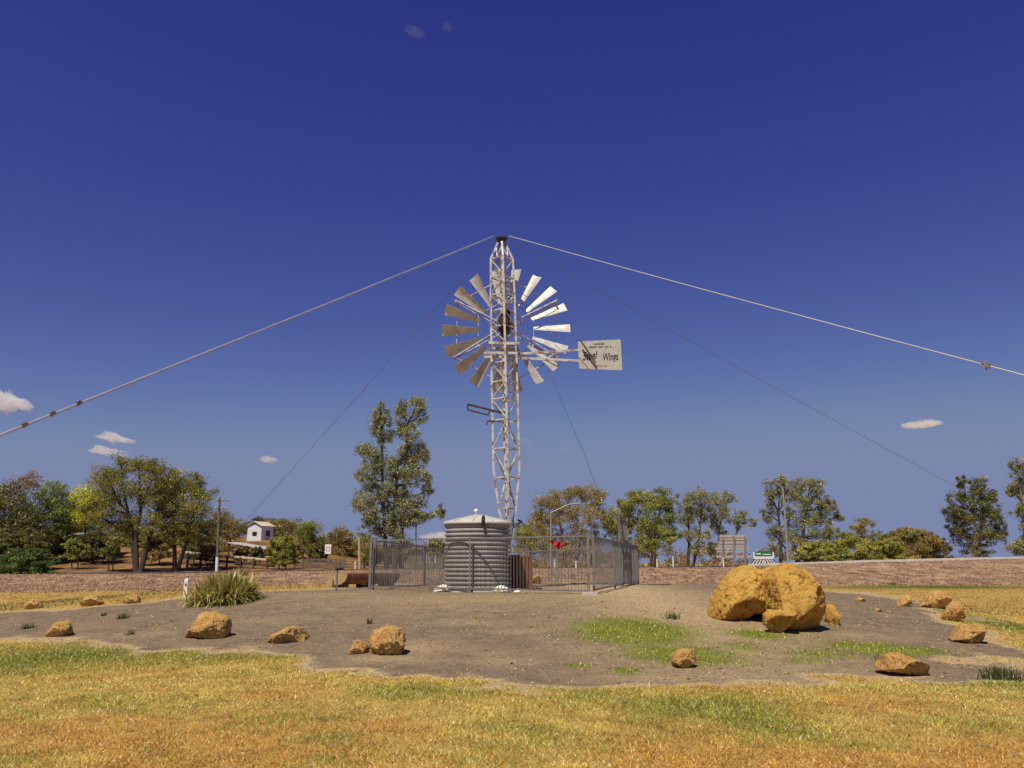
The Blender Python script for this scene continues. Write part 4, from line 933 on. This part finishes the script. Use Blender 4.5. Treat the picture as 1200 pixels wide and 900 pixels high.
# low pale-roofed sheds among the left trees
def lowshed(x0, x1, yr, D, label):
    a, b_ = at(x0, yr, D), at(x1, yr + 1.2, D); g = col((x0 + x1) / 2, D); r = empty('farm_shed', g, label, 'shed', 'pale roofed sheds among the left trees')
    MB().slab([a, b_, b_ + Vector((0, 5, .2)), a + Vector((0, 5, .2))], .18, (0, 0, -1)).build('roof', M['rooflight'], r)
    for u in (.03, .35, .66, .97): q = a.lerp(b_, u); z0 = hz(q.x, D + .2); MB().box((q.x, D + .2, (z0 - .2 + q.z - .1) / 2), (.2, .2, q.z - z0 + .1)).build('shed_post', M['timber'], r)
    z0 = hz((a.x + b_.x) / 2, D + 4.5); MB().box(((a.x + b_.x) / 2, D + 4.6, (z0 + b_.z) / 2), (b_.x - a.x - .4, .2, b_.z - z0 + .4)).build('back_wall', M['greytimber'], r)
lowshed(46, 78, 616, 112, 'pale roofed shed at the far left, half hidden by dark trees'); lowshed(82, 124, 624.5, 104, 'lower pale roofed shed beside the big left tree trunk')
# small house seen behind the fence
ND = 118; g = col(497, ND); nh = empty('small_house', g, 'low olive house with two windows seen through the left fence', 'house')
a, b_ = at(478, 645, ND), at(519, 663, ND); zg = g.z - .3
MB().box(((a.x + b_.x) / 2, ND + 2, (zg + a.z) / 2), (b_.x - a.x, 4, a.z - zg)).build('wall', M['wallolive'], nh)
MB().slab([Vector((a.x - .3, ND - .4, a.z)), Vector((b_.x + .3, ND - .4, a.z)), Vector((b_.x + .3, ND + 4.4, a.z + .8)), Vector((a.x - .3, ND + 4.4, a.z + .8))], .12, (0, 0, 1)).build('roof', M['greytimber'], nh)
for px in (496.5, 506.5):
    c = at(px, 653, ND - .03); fr = MB().box((c.x, ND - .03, c.z), (.9, .06, 1.6)).build('window', M['signwhite'], nh); MB().box((c.x, ND - .07, c.z), (.74, .03, 1.4)).build('pane', M['glassblue'], fr)

# ------------------------------------------------------------------ trees
def leafquads(cen, n, rad, size, droop, cols, rg):
    """cen (k,3) clump centres, rad (k,3)"""
    k = len(cen); idx = rg.integers(0, k, n)
    d = rg.normal(size=(n, 3)); d /= np.linalg.norm(d, axis=1, keepdims=True) + 1e-9
    p = cen[idx] + d * rad[idx] * (rg.random((n, 1)) ** .6) * 1.1
    ax_ = rg.normal(size=(n, 3)); ax_[:, 2] -= droop; ax_ /= np.linalg.norm(ax_, axis=1, keepdims=True)
    b = np.cross(ax_, rg.normal(size=(n, 3))); b /= np.linalg.norm(b, axis=1, keepdims=True) + 1e-9
    L = size * rg.uniform(.55, 1.25, (n, 1)); W = L * rg.uniform(.34, .52, (n, 1))
    V_ = np.stack([p - ax_ * L / 2, p + b * W / 2, p + ax_ * L / 2, p - b * W / 2], 1).reshape(-1, 3)
    cs_ = cols[rg.integers(0, len(cols), k)] * rg.uniform(1.05, 1.8, (k, 1))
    return V_, np.arange(4 * n).reshape(n, 4), cs_[idx] * rg.uniform(.7, 1.3, (n, 1))
PAL = {  # leaf base colours
    'gum': [(.20, .185, .075), (.25, .22, .09), (.14, .135, .06), (.30, .25, .11)],
    'olive': [(.24, .19, .035), (.19, .16, .03), (.30, .225, .045), (.13, .12, .026)],
    'rust': [(.28, .185, .055), (.22, .155, .05), (.32, .225, .075), (.19, .165, .055)],
    'brown': [(.24, .145, .05), (.18, .115, .04), (.28, .175, .06), (.17, .15, .04)],
    'dark': [(.10, .09, .022), (.13, .112, .027), (.17, .137, .032), (.075, .07, .018)],
    'bush': [(.09, .13, .028), (.13, .165, .036), (.07, .09, .022)],
    'lime': [(.56, .49, .03), (.48, .43, .028), (.38, .36, .028), (.62, .54, .05)],
    'redtip': [(.26, .10, .05), (.20, .11, .05), (.28, .14, .05), (.16, .13, .035)],
    'yel': [(.29, .25, .045), (.24, .215, .036), (.35, .285, .055), (.17, .16, .033)],
    'grn': [(.19, .20, .04), (.23, .225, .046), (.28, .245, .055), (.13, .14, .035)]}
TN = [0]
def tree(label, D, stems, blobs, pal, leaf=.34, dens=1.0, droop=.3, bark='bark', name='gum_tree', cat='tree', group=None, clump=.42, grow=1.1, tr=.17, twig=True):
    TN[0] += 1; rg = np.random.default_rng(100 + TN[0]); rr = random.Random(TN[0])
    g = col(stems[0][0], D); root = empty(name, g, label, cat, group)
    s_ = pxm(600, 620, D); cols = np.array(PAL[pal]) * np.array([.96, 1.06, 1.0])
    mb = MB(); cen = []; rad = []
    B = []
    for (px, py, rx, ry) in blobs:
        c = at(px, py, D); c.y += rr.uniform(-.6, .6) * rx * s_; B.append((c, rx * s_ * grow, ry * s_ * grow))
    sb = [col(q[0], D) for q in stems]
    for q in range(len(sb)): sb[q].z = hz(sb[q].x, D) - .15
    tops = [at(q[1], q[2], D) for q in stems]
    for b0, t0 in zip(sb, tops):
        mid = b0.lerp(t0, .5) + Vector((rr.uniform(-.25, .25), rr.uniform(-.3, .3), 0)); mb.tube([b0, b0.lerp(mid, .12), mid, t0], [tr * 1.5, tr * 1.05, tr * .8, tr * .55], 8)
    for c, rx, rz in B:
        j = min(range(len(tops)), key=lambda i: (tops[i] - c).length + abs(tops[i].x - c.x)); b0, t0 = sb[j], tops[j]
        # leave the stem below the clump
        u = min(.98, max(.45, ((c.z - rz * .9) - b0.z) / max(.1, t0.z - b0.z))); st_ = b0.lerp(t0, u) if u < .98 else t0
        m = st_.lerp(c, .55) + Vector((0, 0, -.10 * (c - st_).length)); mb.tube([st_, m, c], [tr * .5, tr * .36, tr * .16], 6)
        vol = max(rx * rz * rx, .1); nc = int(max(8, min(60, 17 * (rx * rz) ** .75)))
        for _ in range(nc):
            d = rg.normal(size=3); d /= np.linalg.norm(d); q = d * (.25 + .75 * rg.random() ** .6); e = Vector((c.x + q[0] * rx, c.y + q[1] * rx, c.z + q[2] * rz))
            cen.append(e); f_ = rg.uniform(.6, 1.25); rad.append((rx * clump * f_, rx * clump * f_, rz * clump * f_ * .85))
            if twig and rr.random() < .35: mb.tube([c.lerp(m, rr.random() * .5), c.lerp(e, .55) + Vector((0, 0, .12)), e], [tr * .16, tr * .1, tr * .045], 4, False)
    cen = np.array([tuple(e) for e in cen]); rad = np.maximum(np.array(rad), .12)
    n = int(dens * 88 * len(cen)); V_, F_, C_ = leafquads(cen, n, rad, leaf * .76, droop, cols, rg)
    mb.build('trunk', M[bark], root); fast('crown', V_, F_, M['leaf'], root, tint=C_)
    return root
def shrub(label, D, px, py, rx, ry, pal, leaf=.22, dens=1.0, cat='shrub', name='shrub', group=None, n_b=7):
    rr = random.Random(int(px * 7 + py)); bl = [(px, py + ry * .1, rx * .6, ry * .72)]
    for i in range(n_b): a = math.pi * (i + .5) / n_b; bl.append((px - math.cos(a) * rx * .62 * rr.uniform(.85, 1.1), py + ry * .35 - math.sin(a) * ry * .75 * rr.uniform(.85, 1.12), rx * .36, ry * .42))
    bl += [(px - rx * .5, py + ry * .78, rx * .48, ry * .34), (px + rx * .5, py + ry * .78, rx * .48, ry * .34), (px, py + ry * .85, rx * .55, ry * .32)]
    return tree(label, D, [(px - rx * .2, px - rx * .2, py + ry * .2), (px + rx * .2, px + rx * .2, py + ry * .1)], bl, pal, leaf, dens, .1, 'bark', name, cat, group, clump=.34, grow=1.08, tr=.07, twig=False)
GL = 'trees on the left rise'; GR = 'gum trees beyond the road'
# left
tree('dark rounded tree at the far left edge with dense low foliage', 98, [(12, 14, 610)], [(8, 590, 26, 22), (-18, 600, 30, 30), (32, 600, 22, 24), (15, 622, 34, 20), (40, 628, 20, 16), (-15, 635, 30, 20), (30, 640, 26, 12)], 'dark', .34, 1.1, .2, name='tree', group=GL)
tree('sparse reddish tree poking above the dark rounded tree at far left', 104, [(24, 26, 585)], [(8, 572, 16, 9), (26, 563, 14, 9), (42, 566, 10, 12), (-8, 575, 14, 9)], 'redtip', .26, .55, .1, name='tree', group=GL)
tree('narrow dark green tree with a domed top left of the bright yellow-green one', 100, [(66, 66, 600)], [(66, 578, 15, 13), (60, 598, 18, 14), (76, 604, 14, 18), (64, 622, 20, 12)], 'grn', .30, 1.1, .2, name='tree', group=GL)
tree('bright yellow-green rounded tree behind the big spreading tree', 102, [(102, 102, 600)], [(101, 582, 14, 13), (92, 592, 12, 14), (110, 594, 13, 16), (100, 606, 17, 14)], 'lime', .26, 1.25, .1, name='tree', group=GL)
tree('big spreading feathery tree with a thick dark trunk', 88, [(160, 150, 600), (160, 166, 590), (164, 185, 595)], [(122, 560, 17, 15), (140, 548, 18, 13), (160, 545, 16, 11), (178, 549, 15, 12), (195, 560, 14, 16), (116, 585, 18, 18), (138, 578, 20, 20), (162, 574, 20, 22), (184, 584, 18, 22), (125, 610, 20, 14), (150, 610, 18, 14), (178, 614, 16, 14), (108, 600, 12, 14), (140, 632, 14, 8)], 'olive', .24, 1.15, .5, name='tree', group=GL, tr=.30)
tree('spreading olive tree with a forked trunk, nearest the power pole', 90, [(205, 205, 600), (207, 226, 605)], [(204, 566, 18, 14), (222, 562, 15, 11), (238, 578, 14, 13), (212, 588, 20, 18), (234, 600, 18, 18), (200, 606, 16, 16), (222, 618, 20, 14), (243, 622, 12, 12), (210, 632, 14, 10), (190, 582, 12, 16)], 'olive', .25, 1.2, .5, name='tree', group=GL, tr=.25)
shrub('low dark green leafy shrub at the far left road edge', 80, 32, 656, 36, 16, 'bush', .24, 2.0)
shrub('small olive shrub between the low dark shrub and the big trunk', 94, 88, 640, 16, 13, 'grn', .24, .8)
shrub('little dull green shrub just left of the thick dark trunk', 92, 130, 645, 12, 9, 'grn', .2, .7)
tree('rust-leaved tree right behind the power pole', 112, [(268, 268, 620)], [(262, 608, 14, 10), (274, 618, 15, 12), (256, 622, 14, 14), (266, 640, 16, 9)], 'brown', .28, 1.1, .1, name='tree', group=GL)
tree('dark scrubby tree directly behind the white hut', 138, [(300, 300, 620)], [(286, 620, 14, 9), (302, 615, 14, 8), (320, 616, 14, 9), (312, 626, 18, 9)], 'dark', .34, 1., .1, name='tree', group=GL)
shrub('round clipped-looking olive bush right of the white hut', 92, 331, 642, 20, 19, 'yel', .2, 2.8, 'bush', 'bush')
tree('brownish bushy tree behind the round olive bush', 134, [(335, 335, 630)], [(326, 618, 16, 9), (344, 619, 16, 10), (334, 632, 20, 12), (352, 640, 14, 12)], 'brown', .32, 1., .2, name='tree', group=GL)
tree('pale-trunked green tree above the dark rail fence', 112, [(358, 356, 625)], [(362, 618, 11, 10), (354, 630, 13, 12), (370, 628, 12, 13), (362, 644, 16, 12)], 'grn', .28, .9, .4, 'barkpale', 'tree', group=GL)
tree('reddish brown rounded tree just left of the bare timber pole', 116, [(398, 398, 640)], [(390, 632, 13, 11), (403, 630, 13, 10), (412, 642, 12, 12), (396, 648, 18, 12), (378, 645, 12, 13)], 'brown', .30, 1.1, .1, name='tree', group=GL)
tree('thin yellowish sapling beside the bare timber pole', 96, [(427, 427, 632)], [(426, 627, 9, 8), (433, 636, 8, 9), (422, 640, 8, 9), (430, 650, 10, 9)], 'yel', .2, .7, .4, name='tree', group=GL, tr=.08)
for px, py, rx, ry, D, pal, lb in [
    (30, 636, 34, 20, 93, 'dark', 'dark scrubby shrub behind the low leafy shrub at far left'), (68, 634, 24, 16, 104, 'dark', 'dark shrub in front of the half hidden pale shed'),
    (116, 634, 26, 18, 100, 'dark', 'dark shrub left of the thick trunk, beside the lower pale shed'), (182, 638, 24, 16, 98, 'brown', 'brown shrub between the two big spreading trees'),
    (232, 636, 22, 17, 98, 'dark', 'dark shrub between the forked tree and the power pole'), (152, 628, 30, 20, 116, 'grn', 'green shrub far behind the thick dark trunk'),
    (206, 626, 30, 20, 118, 'dark', 'dark bushy growth far behind the forked trunk'), (-10, 645, 26, 14, 90, 'dark', 'dark shrub cut off by the left edge'), (90, 612, 30, 18, 126, 'dark', 'dark bushy crown behind the bright yellow-green tree'),
    (283, 646, 13, 9, 98, 'brown', 'low brown scrub under the open shed roof'), (302, 648, 10, 9, 97, 'dark', 'small dark scrub under the right end of the open shed'), (246, 646, 12, 10, 95, 'brown', 'low brown scrub just left of the power pole foot'),
    (372, 648, 16, 12, 104, 'dark', 'dark scrub directly behind the dark rail fence'), (346, 644, 12, 12, 106, 'brown', 'brown scrub between the round olive bush and the rail fence'), (438, 648, 14, 12, 106, 'brown', 'brown scrub behind the left fence post'), (462, 648, 16, 12, 106, 'dark', 'dark scrub at the foot of the tall gum')]:
    shrub(lb, D, px, py, rx, ry, pal, .26, 1.5, group='scrub on the left rise')
def wood(x0, x1, ytop, D, n, pal, label):
    rg = np.random.default_rng(int(x0)); s_ = pxm(600, 650, D); cols = np.array(PAL[pal]); px = rg.uniform(x0, x1, n)
    hgt = ytop + (fb2(px * .05, px * 0, 3, 3) - .5) * 16; cen = []
    for p, h_ in zip(px, hgt):
        q = at(p, h_ + rg.random() ** .7 * (668 - h_), D + rg.uniform(-5, 5)); cen.append(tuple(q))
    cen = np.array(cen); rad = np.full((n, 3), 6 * s_); V_, F_, C_ = leafquads(cen, n * 60, rad, .5, .2, cols, rg)
    g = col((x0 + x1) / 2, D); tag(fast('far_wood', V_, F_, M['leaf'], origin=g, tint=C_), label, 'wood', kind='stuff')
wood(520, 900, 644, 160, 260, 'brown', 'low brown wood along the skyline behind the gums right of the tank')
wood(930, 1130, 648, 165, 130, 'rust', 'low rusty wood along the skyline behind the right thicket')
wood(250, 440, 628, 160, 170, 'brown', 'brown wood on the skyline behind the white hut')
# tall centre gum
tree('tall slender twin-topped gum tree left of the water tank', 92, [(453, 447, 505), (470, 478, 495), (462, 466, 540)], [
    (446, 484, 9, 13), (441, 500, 10, 12), (450, 512, 10, 11), (471, 482, 9, 14), (468, 500, 10, 13), (488, 472, 12, 10), (492, 486, 10, 10), (480, 510, 12, 12), (430, 530, 12, 13), (444, 536, 12, 13), (456, 548, 10, 14), (482, 528, 12, 12), (496, 532, 10, 14), (470, 552, 12, 13),
    (425, 555, 10, 10), (436, 566, 13, 12), (484, 560, 14, 12), (500, 560, 8, 9), (422, 588, 10, 14), (434, 592, 11, 13), (470, 582, 12, 14), (488, 588, 13, 13), (502, 604, 10, 8), (516, 598, 7, 9), (430, 612, 10, 8), (478, 612, 12, 11), (448, 622, 12, 10), (468, 634, 12, 12), (490, 606, 10, 9), (455, 600, 8, 10), (458, 570, 12, 13), (446, 580, 11, 12), (472, 535, 12, 13), (486, 545, 11, 13), (440, 605, 12, 11), (462, 615, 12, 12), (437, 548, 11, 11), (475, 600, 13, 12), (452, 492, 8, 10), (500, 575, 8, 9)],
    'gum', .30, .78, .8, 'bark', name='gum_tree', tr=.22, clump=.52, grow=1.02)
shrub('low green scrub between the tall gum and the water tank', 104, 512, 640, 13, 12, 'yel', .28, .8)
# right
tree('yellow-green low tree just right of the water tank', 112, [(622, 622, 630)], [(612, 624, 12, 9), (626, 620, 14, 11), (618, 636, 18, 12), (636, 640, 12, 12)], 'yel', .28, 1.1, .3, group=GR)
tree('broad rusty orange gum behind the red cloth', 104, [(664, 656, 610), (676, 684, 605)], [(640, 592, 14, 13), (656, 584, 14, 11), (674, 580, 12, 10), (690, 577, 14, 11), (703, 586, 12, 11), (634, 610, 14, 12), (652, 606, 14, 13), (672, 602, 14, 13), (694, 602, 14, 13), (646, 628, 14, 11), (672, 626, 15, 12), (696, 626, 14, 12), (660, 645, 18, 10), (690, 646, 16, 10)], 'rust', .28, .85, .35, 'barkpale', group=GR)
tree('olive gum rising behind the tall gate', 104, [(733, 735, 610)], [(728, 598, 12, 12), (740, 588, 12, 11), (752, 584, 10, 10), (724, 618, 14, 13), (744, 610, 14, 14), (756, 628, 10, 12), (734, 638, 16, 12), (716, 608, 10, 12), (750, 645, 12, 9)], 'yel', .28, 1.05, .35, 'barkpale', group=GR)
tree('bushy green gum with a rounded lower crown right of the fence', 102, [(768, 768, 600), (762, 775, 590)], [(764, 590, 10, 12), (776, 583, 12, 11), (783, 592, 9, 11), (764, 612, 13, 13), (780, 614, 14, 13), (772, 630, 17, 12), (788, 628, 9, 10), (760, 640, 12, 8)], 'grn', .28, 1.2, .35, 'barkpale', group=GR)
tree('open dark gum with visible trunks left of the billboard', 102, [(806, 806, 595), (812, 822, 590)], [(802, 588, 11, 11), (816, 580, 12, 9), (828, 588, 10, 11), (800, 606, 11, 12), (816, 602, 12, 11), (832, 604, 10, 10), (808, 624, 11, 10), (824, 628, 9, 8), (815, 645, 9, 8)], 'gum', .26, .85, .35, 'bark', group=GR)
tree('thin gum leaning right with a drooping branch above the billboard', 103, [(838, 846, 600), (842, 868, 612)], [(844, 586, 11, 10), (855, 584, 9, 8), (850, 600, 11, 11), (838, 612, 9, 11), (872, 606, 9, 7), (864, 612, 8, 8), (882, 612, 7, 6), (846, 626, 8, 8), (836, 642, 9, 9)], 'gum', .26, .75, .35, 'barkpale', group=GR)
tree('large olive gum behind the right street lamp', 98, [(915, 912, 600), (934, 944, 590)], [(902, 575, 10, 12), (913, 564, 10, 8), (920, 580, 10, 13), (936, 568, 11, 9), (950, 568, 13, 9), (958, 582, 11, 12), (940, 588, 14, 13), (972, 590, 9, 8), (966, 602, 12, 12), (946, 610, 14, 14), (902, 600, 9, 11), (926, 608, 10, 12), (984, 604, 7, 8), (930, 632, 14, 12), (956, 630, 14, 12), (972, 622, 10, 12), (910, 628, 11, 12), (905, 645, 8, 8), (930, 650, 12, 7)], 'gum', .27, .95, .35, 'bark', group=GR, tr=.22)
shrub('yellow-green spreading shrub right of the olive gum', 90, 960, 644, 27, 14, 'yel', .24, 1.7)
shrub('taller yellow-green shrub in the middle of the right verge', 92, 996, 639, 28, 19, 'yel', .24, 1.7)
tree('small reddish tree sticking up above the yellow-green shrubs', 104, [(1010, 1010, 625)], [(1004, 618, 9, 8), (1014, 613, 9, 8), (1008, 630, 13, 10), (1024, 632, 11, 9)], 'rust', .26, .8, .5, group=GR)
shrub('broad rust and green thicket before the dark gum', 100, 1062, 636, 40, 21, 'rust', .26, 1.7, n_b=9)
shrub('yellow-green bush in front of the rust thicket', 91, 1040, 643, 24, 16, 'yel', .24, 1.5)
shrub('sparse brown bush at the right end of the rust thicket', 101, 1098, 640, 17, 17, 'brown', .24, 1.0)
tree('dark dense gum standing apart near the right edge', 96, [(1140, 1140, 600), (1146, 1152, 590)], [(1128, 566, 8, 8), (1144, 570, 11, 9), (1122, 584, 10, 9), (1140, 588, 14, 12), (1160, 582, 10, 10), (1112, 602, 10, 9), (1130, 606, 14, 13), (1152, 606, 14, 13), (1168, 598, 9, 10), (1134, 628, 14, 12), (1154, 630, 14, 12), (1120, 620, 9, 9), (1172, 622, 8, 12), (1146, 646, 14, 8)], 'dark', .28, 1.05, .35, 'barkpale', group=GR, tr=.22)
tree('tall gum cut off by the right edge', 94, [(1202, 1198, 590)], [(1190, 552, 9, 12), (1204, 548, 12, 12), (1186, 574, 8, 10), (1200, 574, 12, 13), (1214, 590, 14, 14), (1190, 598, 8, 9), (1204, 614, 12, 12), (1190, 642, 10, 9), (1218, 560, 12, 14), (1206, 638, 12, 12)], 'gum', .28, .95, .35, 'barkpale', group=GR, tr=.2)

# spiky strap-leaf clump
def spiky():
    g = gnd(250, 709.5); s_ = pxm(252, 690, g.y); rg = np.random.default_rng(5); V_ = []; F_ = []; C_ = []
    g = Vector((g.x, g.y + .9, hz(g.x, g.y + .9)))
    pal = np.array([(.44, .38, .07), (.26, .26, .04), (.58, .49, .15), (.14, .14, .03), (.66, .56, .24)])
    for i in range(3200):
        ox = rg.normal() * 12.5 * s_; ox = max(-26 * s_, min(24 * s_, ox)); oy = rg.normal() * .42
        up = 1 - (abs(ox) / (36 * s_)) ** 2; ln = rg.uniform(.55, 1.0) * (.65 + .65 * up) * 26 * s_ * 1.12
        az = math.atan2(oy, ox) + rg.normal() * .9; le = rg.uniform(.1, 1.35); w_ = rg.uniform(.012, .022); bs = np.array([g.x + ox, g.y + oy, hz(g.x + ox, g.y + oy) - .02 + max(0, up) * rg.random() * 6 * s_])
        d = np.array([math.cos(az), math.sin(az), 0]); sd2 = np.array([-math.sin(az), math.cos(az), 0]) * w_
        pts = []; 
        for u in (0, .4, .75, 1.0): a = le * (.5 + u * .95); pts.append(bs + d * ln * u * math.sin(a) + np.array([0, 0, ln * u * math.cos(a)]))
        n0 = len(V_)
        for p, ww in zip(pts, (1, 1, .7, .1)): V_ += [p - sd2 * ww, p + sd2 * ww]
        for k in range(3): F_.append((n0 + 2 * k, n0 + 2 * k + 1, n0 + 2 * k + 3, n0 + 2 * k + 2))
        c = pal[rg.integers(0, 5)] * rg.uniform(.7, 1.25); C_ += [c] * 3
    tag(fast('spiky_bush', V_, F_, M['leaf'], origin=g, tint=np.array(C_)), 'spiky yellow-green strap-leaved bush on the left shoulder of the mound', 'bush')
spiky()
def tuft(px, py, hpx, wpx, n, label, pal):
    g = gnd(px, py); s_ = pxm(px, py, g.y); rg = np.random.default_rng(int(px)); x = g.x + rg.normal(size=n) * wpx * s_ * .4; y = g.y + rg.normal(size=n) * wpx * s_ * .4
    b = blades(x, y, rg.uniform(.5, 1, n) * hpx * s_, np.full(n, .02) * max(1, g.y / 20), rg.uniform(.05, .7, n), None)
    tag(fast('grass_tuft', b[0], b[1], M['grass'], origin=g, tint=np.array(pal)[rg.integers(0, len(pal), n)] * rg.uniform(.7, 1.2, (n, 1))), label, 'grass tuft', 'stray tufts on the mound and bank')
dk = [(.07, .085, .02), (.12, .13, .03)]; dry = [(.34, .22, .06), (.18, .15, .03), (.45, .32, .12)]
tuft(285, 675, 12, 8, 120, 'dry tuft on the bank behind the spiky bush', dry)
tuft(33, 737, 9, 9, 50, 'green tuft left of the small peaked orange rock', dk); tuft(145, 725, 10, 9, 60, 'green tuft on the left dirt slope, right of a tiny upright tuft', dk)
tuft(122, 722, 7, 4, 25, 'tiny upright green tuft left of another on the left slope', dk); tuft(153, 744, 9, 7, 40, 'green tuft on the dirt between the small and large peaked orange rocks', dk)
tuft(433, 731, 10, 4, 30, 'thin upright tuft above the blocky orange rock', dk); tuft(1174, 796, 20, 22, 220, 'leafy green tuft at the right corner where dirt meets lawn', dk)
tuft(788, 725, 12, 12, 60, 'wispy tuft on the dirt in front of the tall gate', dk); tuft(1034, 776, 12, 10, 90, 'green tuft against the left end of the long flat slab rock', dk); tuft(1047, 686, 6, 8, 60, 'green tuft on the bank foot right of the boulder pile', dk)

# ------------------------------------------------------------------ clouds far off
def cloud_mat(name, dens):
    t = NT(name); t.n.remove(t.p); vol = t.new('ShaderNodeVolumePrincipled'); v = t.coord('Object')
    n = t.noise(v, .045, 6, .7)
    vol.inputs['Color'].default_value = (.99, .985, .98, 1); vol.inputs['Anisotropy'].default_value = .3
    t.L(t.math('MULTIPLY', t.ramp(n, [(.36, 0.), (.72, 1.)]), dens), vol.inputs['Density']); t.L(vol.outputs[0], t.out.inputs['Volume']); return t.m
M['cloud'] = cloud_mat('cloud_vapour', .085); M['wisp'] = cloud_mat('thin_vapour', .006)
CD = 2400
def cloud(outl, label, seed, m='cloud', dep=None):
    wdt = (max(p[0] for p in outl) - min(p[0] for p in outl)) * pxm(600, 500, CD)
    q, f = lump(outl, CD, dep or min(45, wdt * .4), seed, .22, 5, .8, 0, 0); c = q.mean(0)
    tag(fast('cloud', q, f, M[m], origin=tuple(c), smooth=True), label, 'cloud', 'small fair-weather clouds low in the sky')
cloud([(-25, 478), (-22, 462), (-8, 455), (4, 457), (12, 464), (22, 465), (31, 474), (28, 479), (0, 480)], 'white cloud puff at the left edge above the twin wire', 2)
cloud([(106, 511), (114, 507), (121, 503), (130, 507), (140, 511), (153, 513), (146, 517), (125, 516)], 'flat white cloud above another over the big left tree', 5)
cloud([(96, 528), (104, 525), (110, 519), (120, 522), (126, 528), (138, 525), (148, 531), (140, 535), (115, 530)], 'white cloud just above the big left tree', 9)
cloud([(301, 537), (308, 533), (316, 534), (325, 538), (318, 542), (306, 541)], 'tiny cloud left of the tall gum tree', 12)
cloud([(1062, 495), (1075, 492), (1090, 491), (1110, 493), (1106, 497), (1085, 500), (1068, 499)], 'thin flat cloud above the right trees', 17)
cloud([(606, 516), (614, 512), (624, 515), (620, 518), (610, 519)], 'faint cloud wisp right beside the lattice mast', 19, 'wisp', 30)
cloud([(654, 527), (660, 524), (665, 527), (660, 530)], 'faintest small cloud wisp near the slack wire', 23, 'wisp', 30)
cloud([(490, 628), (505, 624), (520, 622), (530, 628), (526, 634), (495, 634)], 'low white cloud between the tall gum and the tank', 29)
cloud([(470, 30), (476, 25), (484, 28), (500, 36), (494, 42), (480, 36)], 'faint wisp high in the sky above the mast', 33, 'wisp', 20)
cloud([(514, 26), (522, 22), (532, 30), (528, 36), (518, 32)], 'second faint wisp high in the sky', 36, 'wisp', 12)
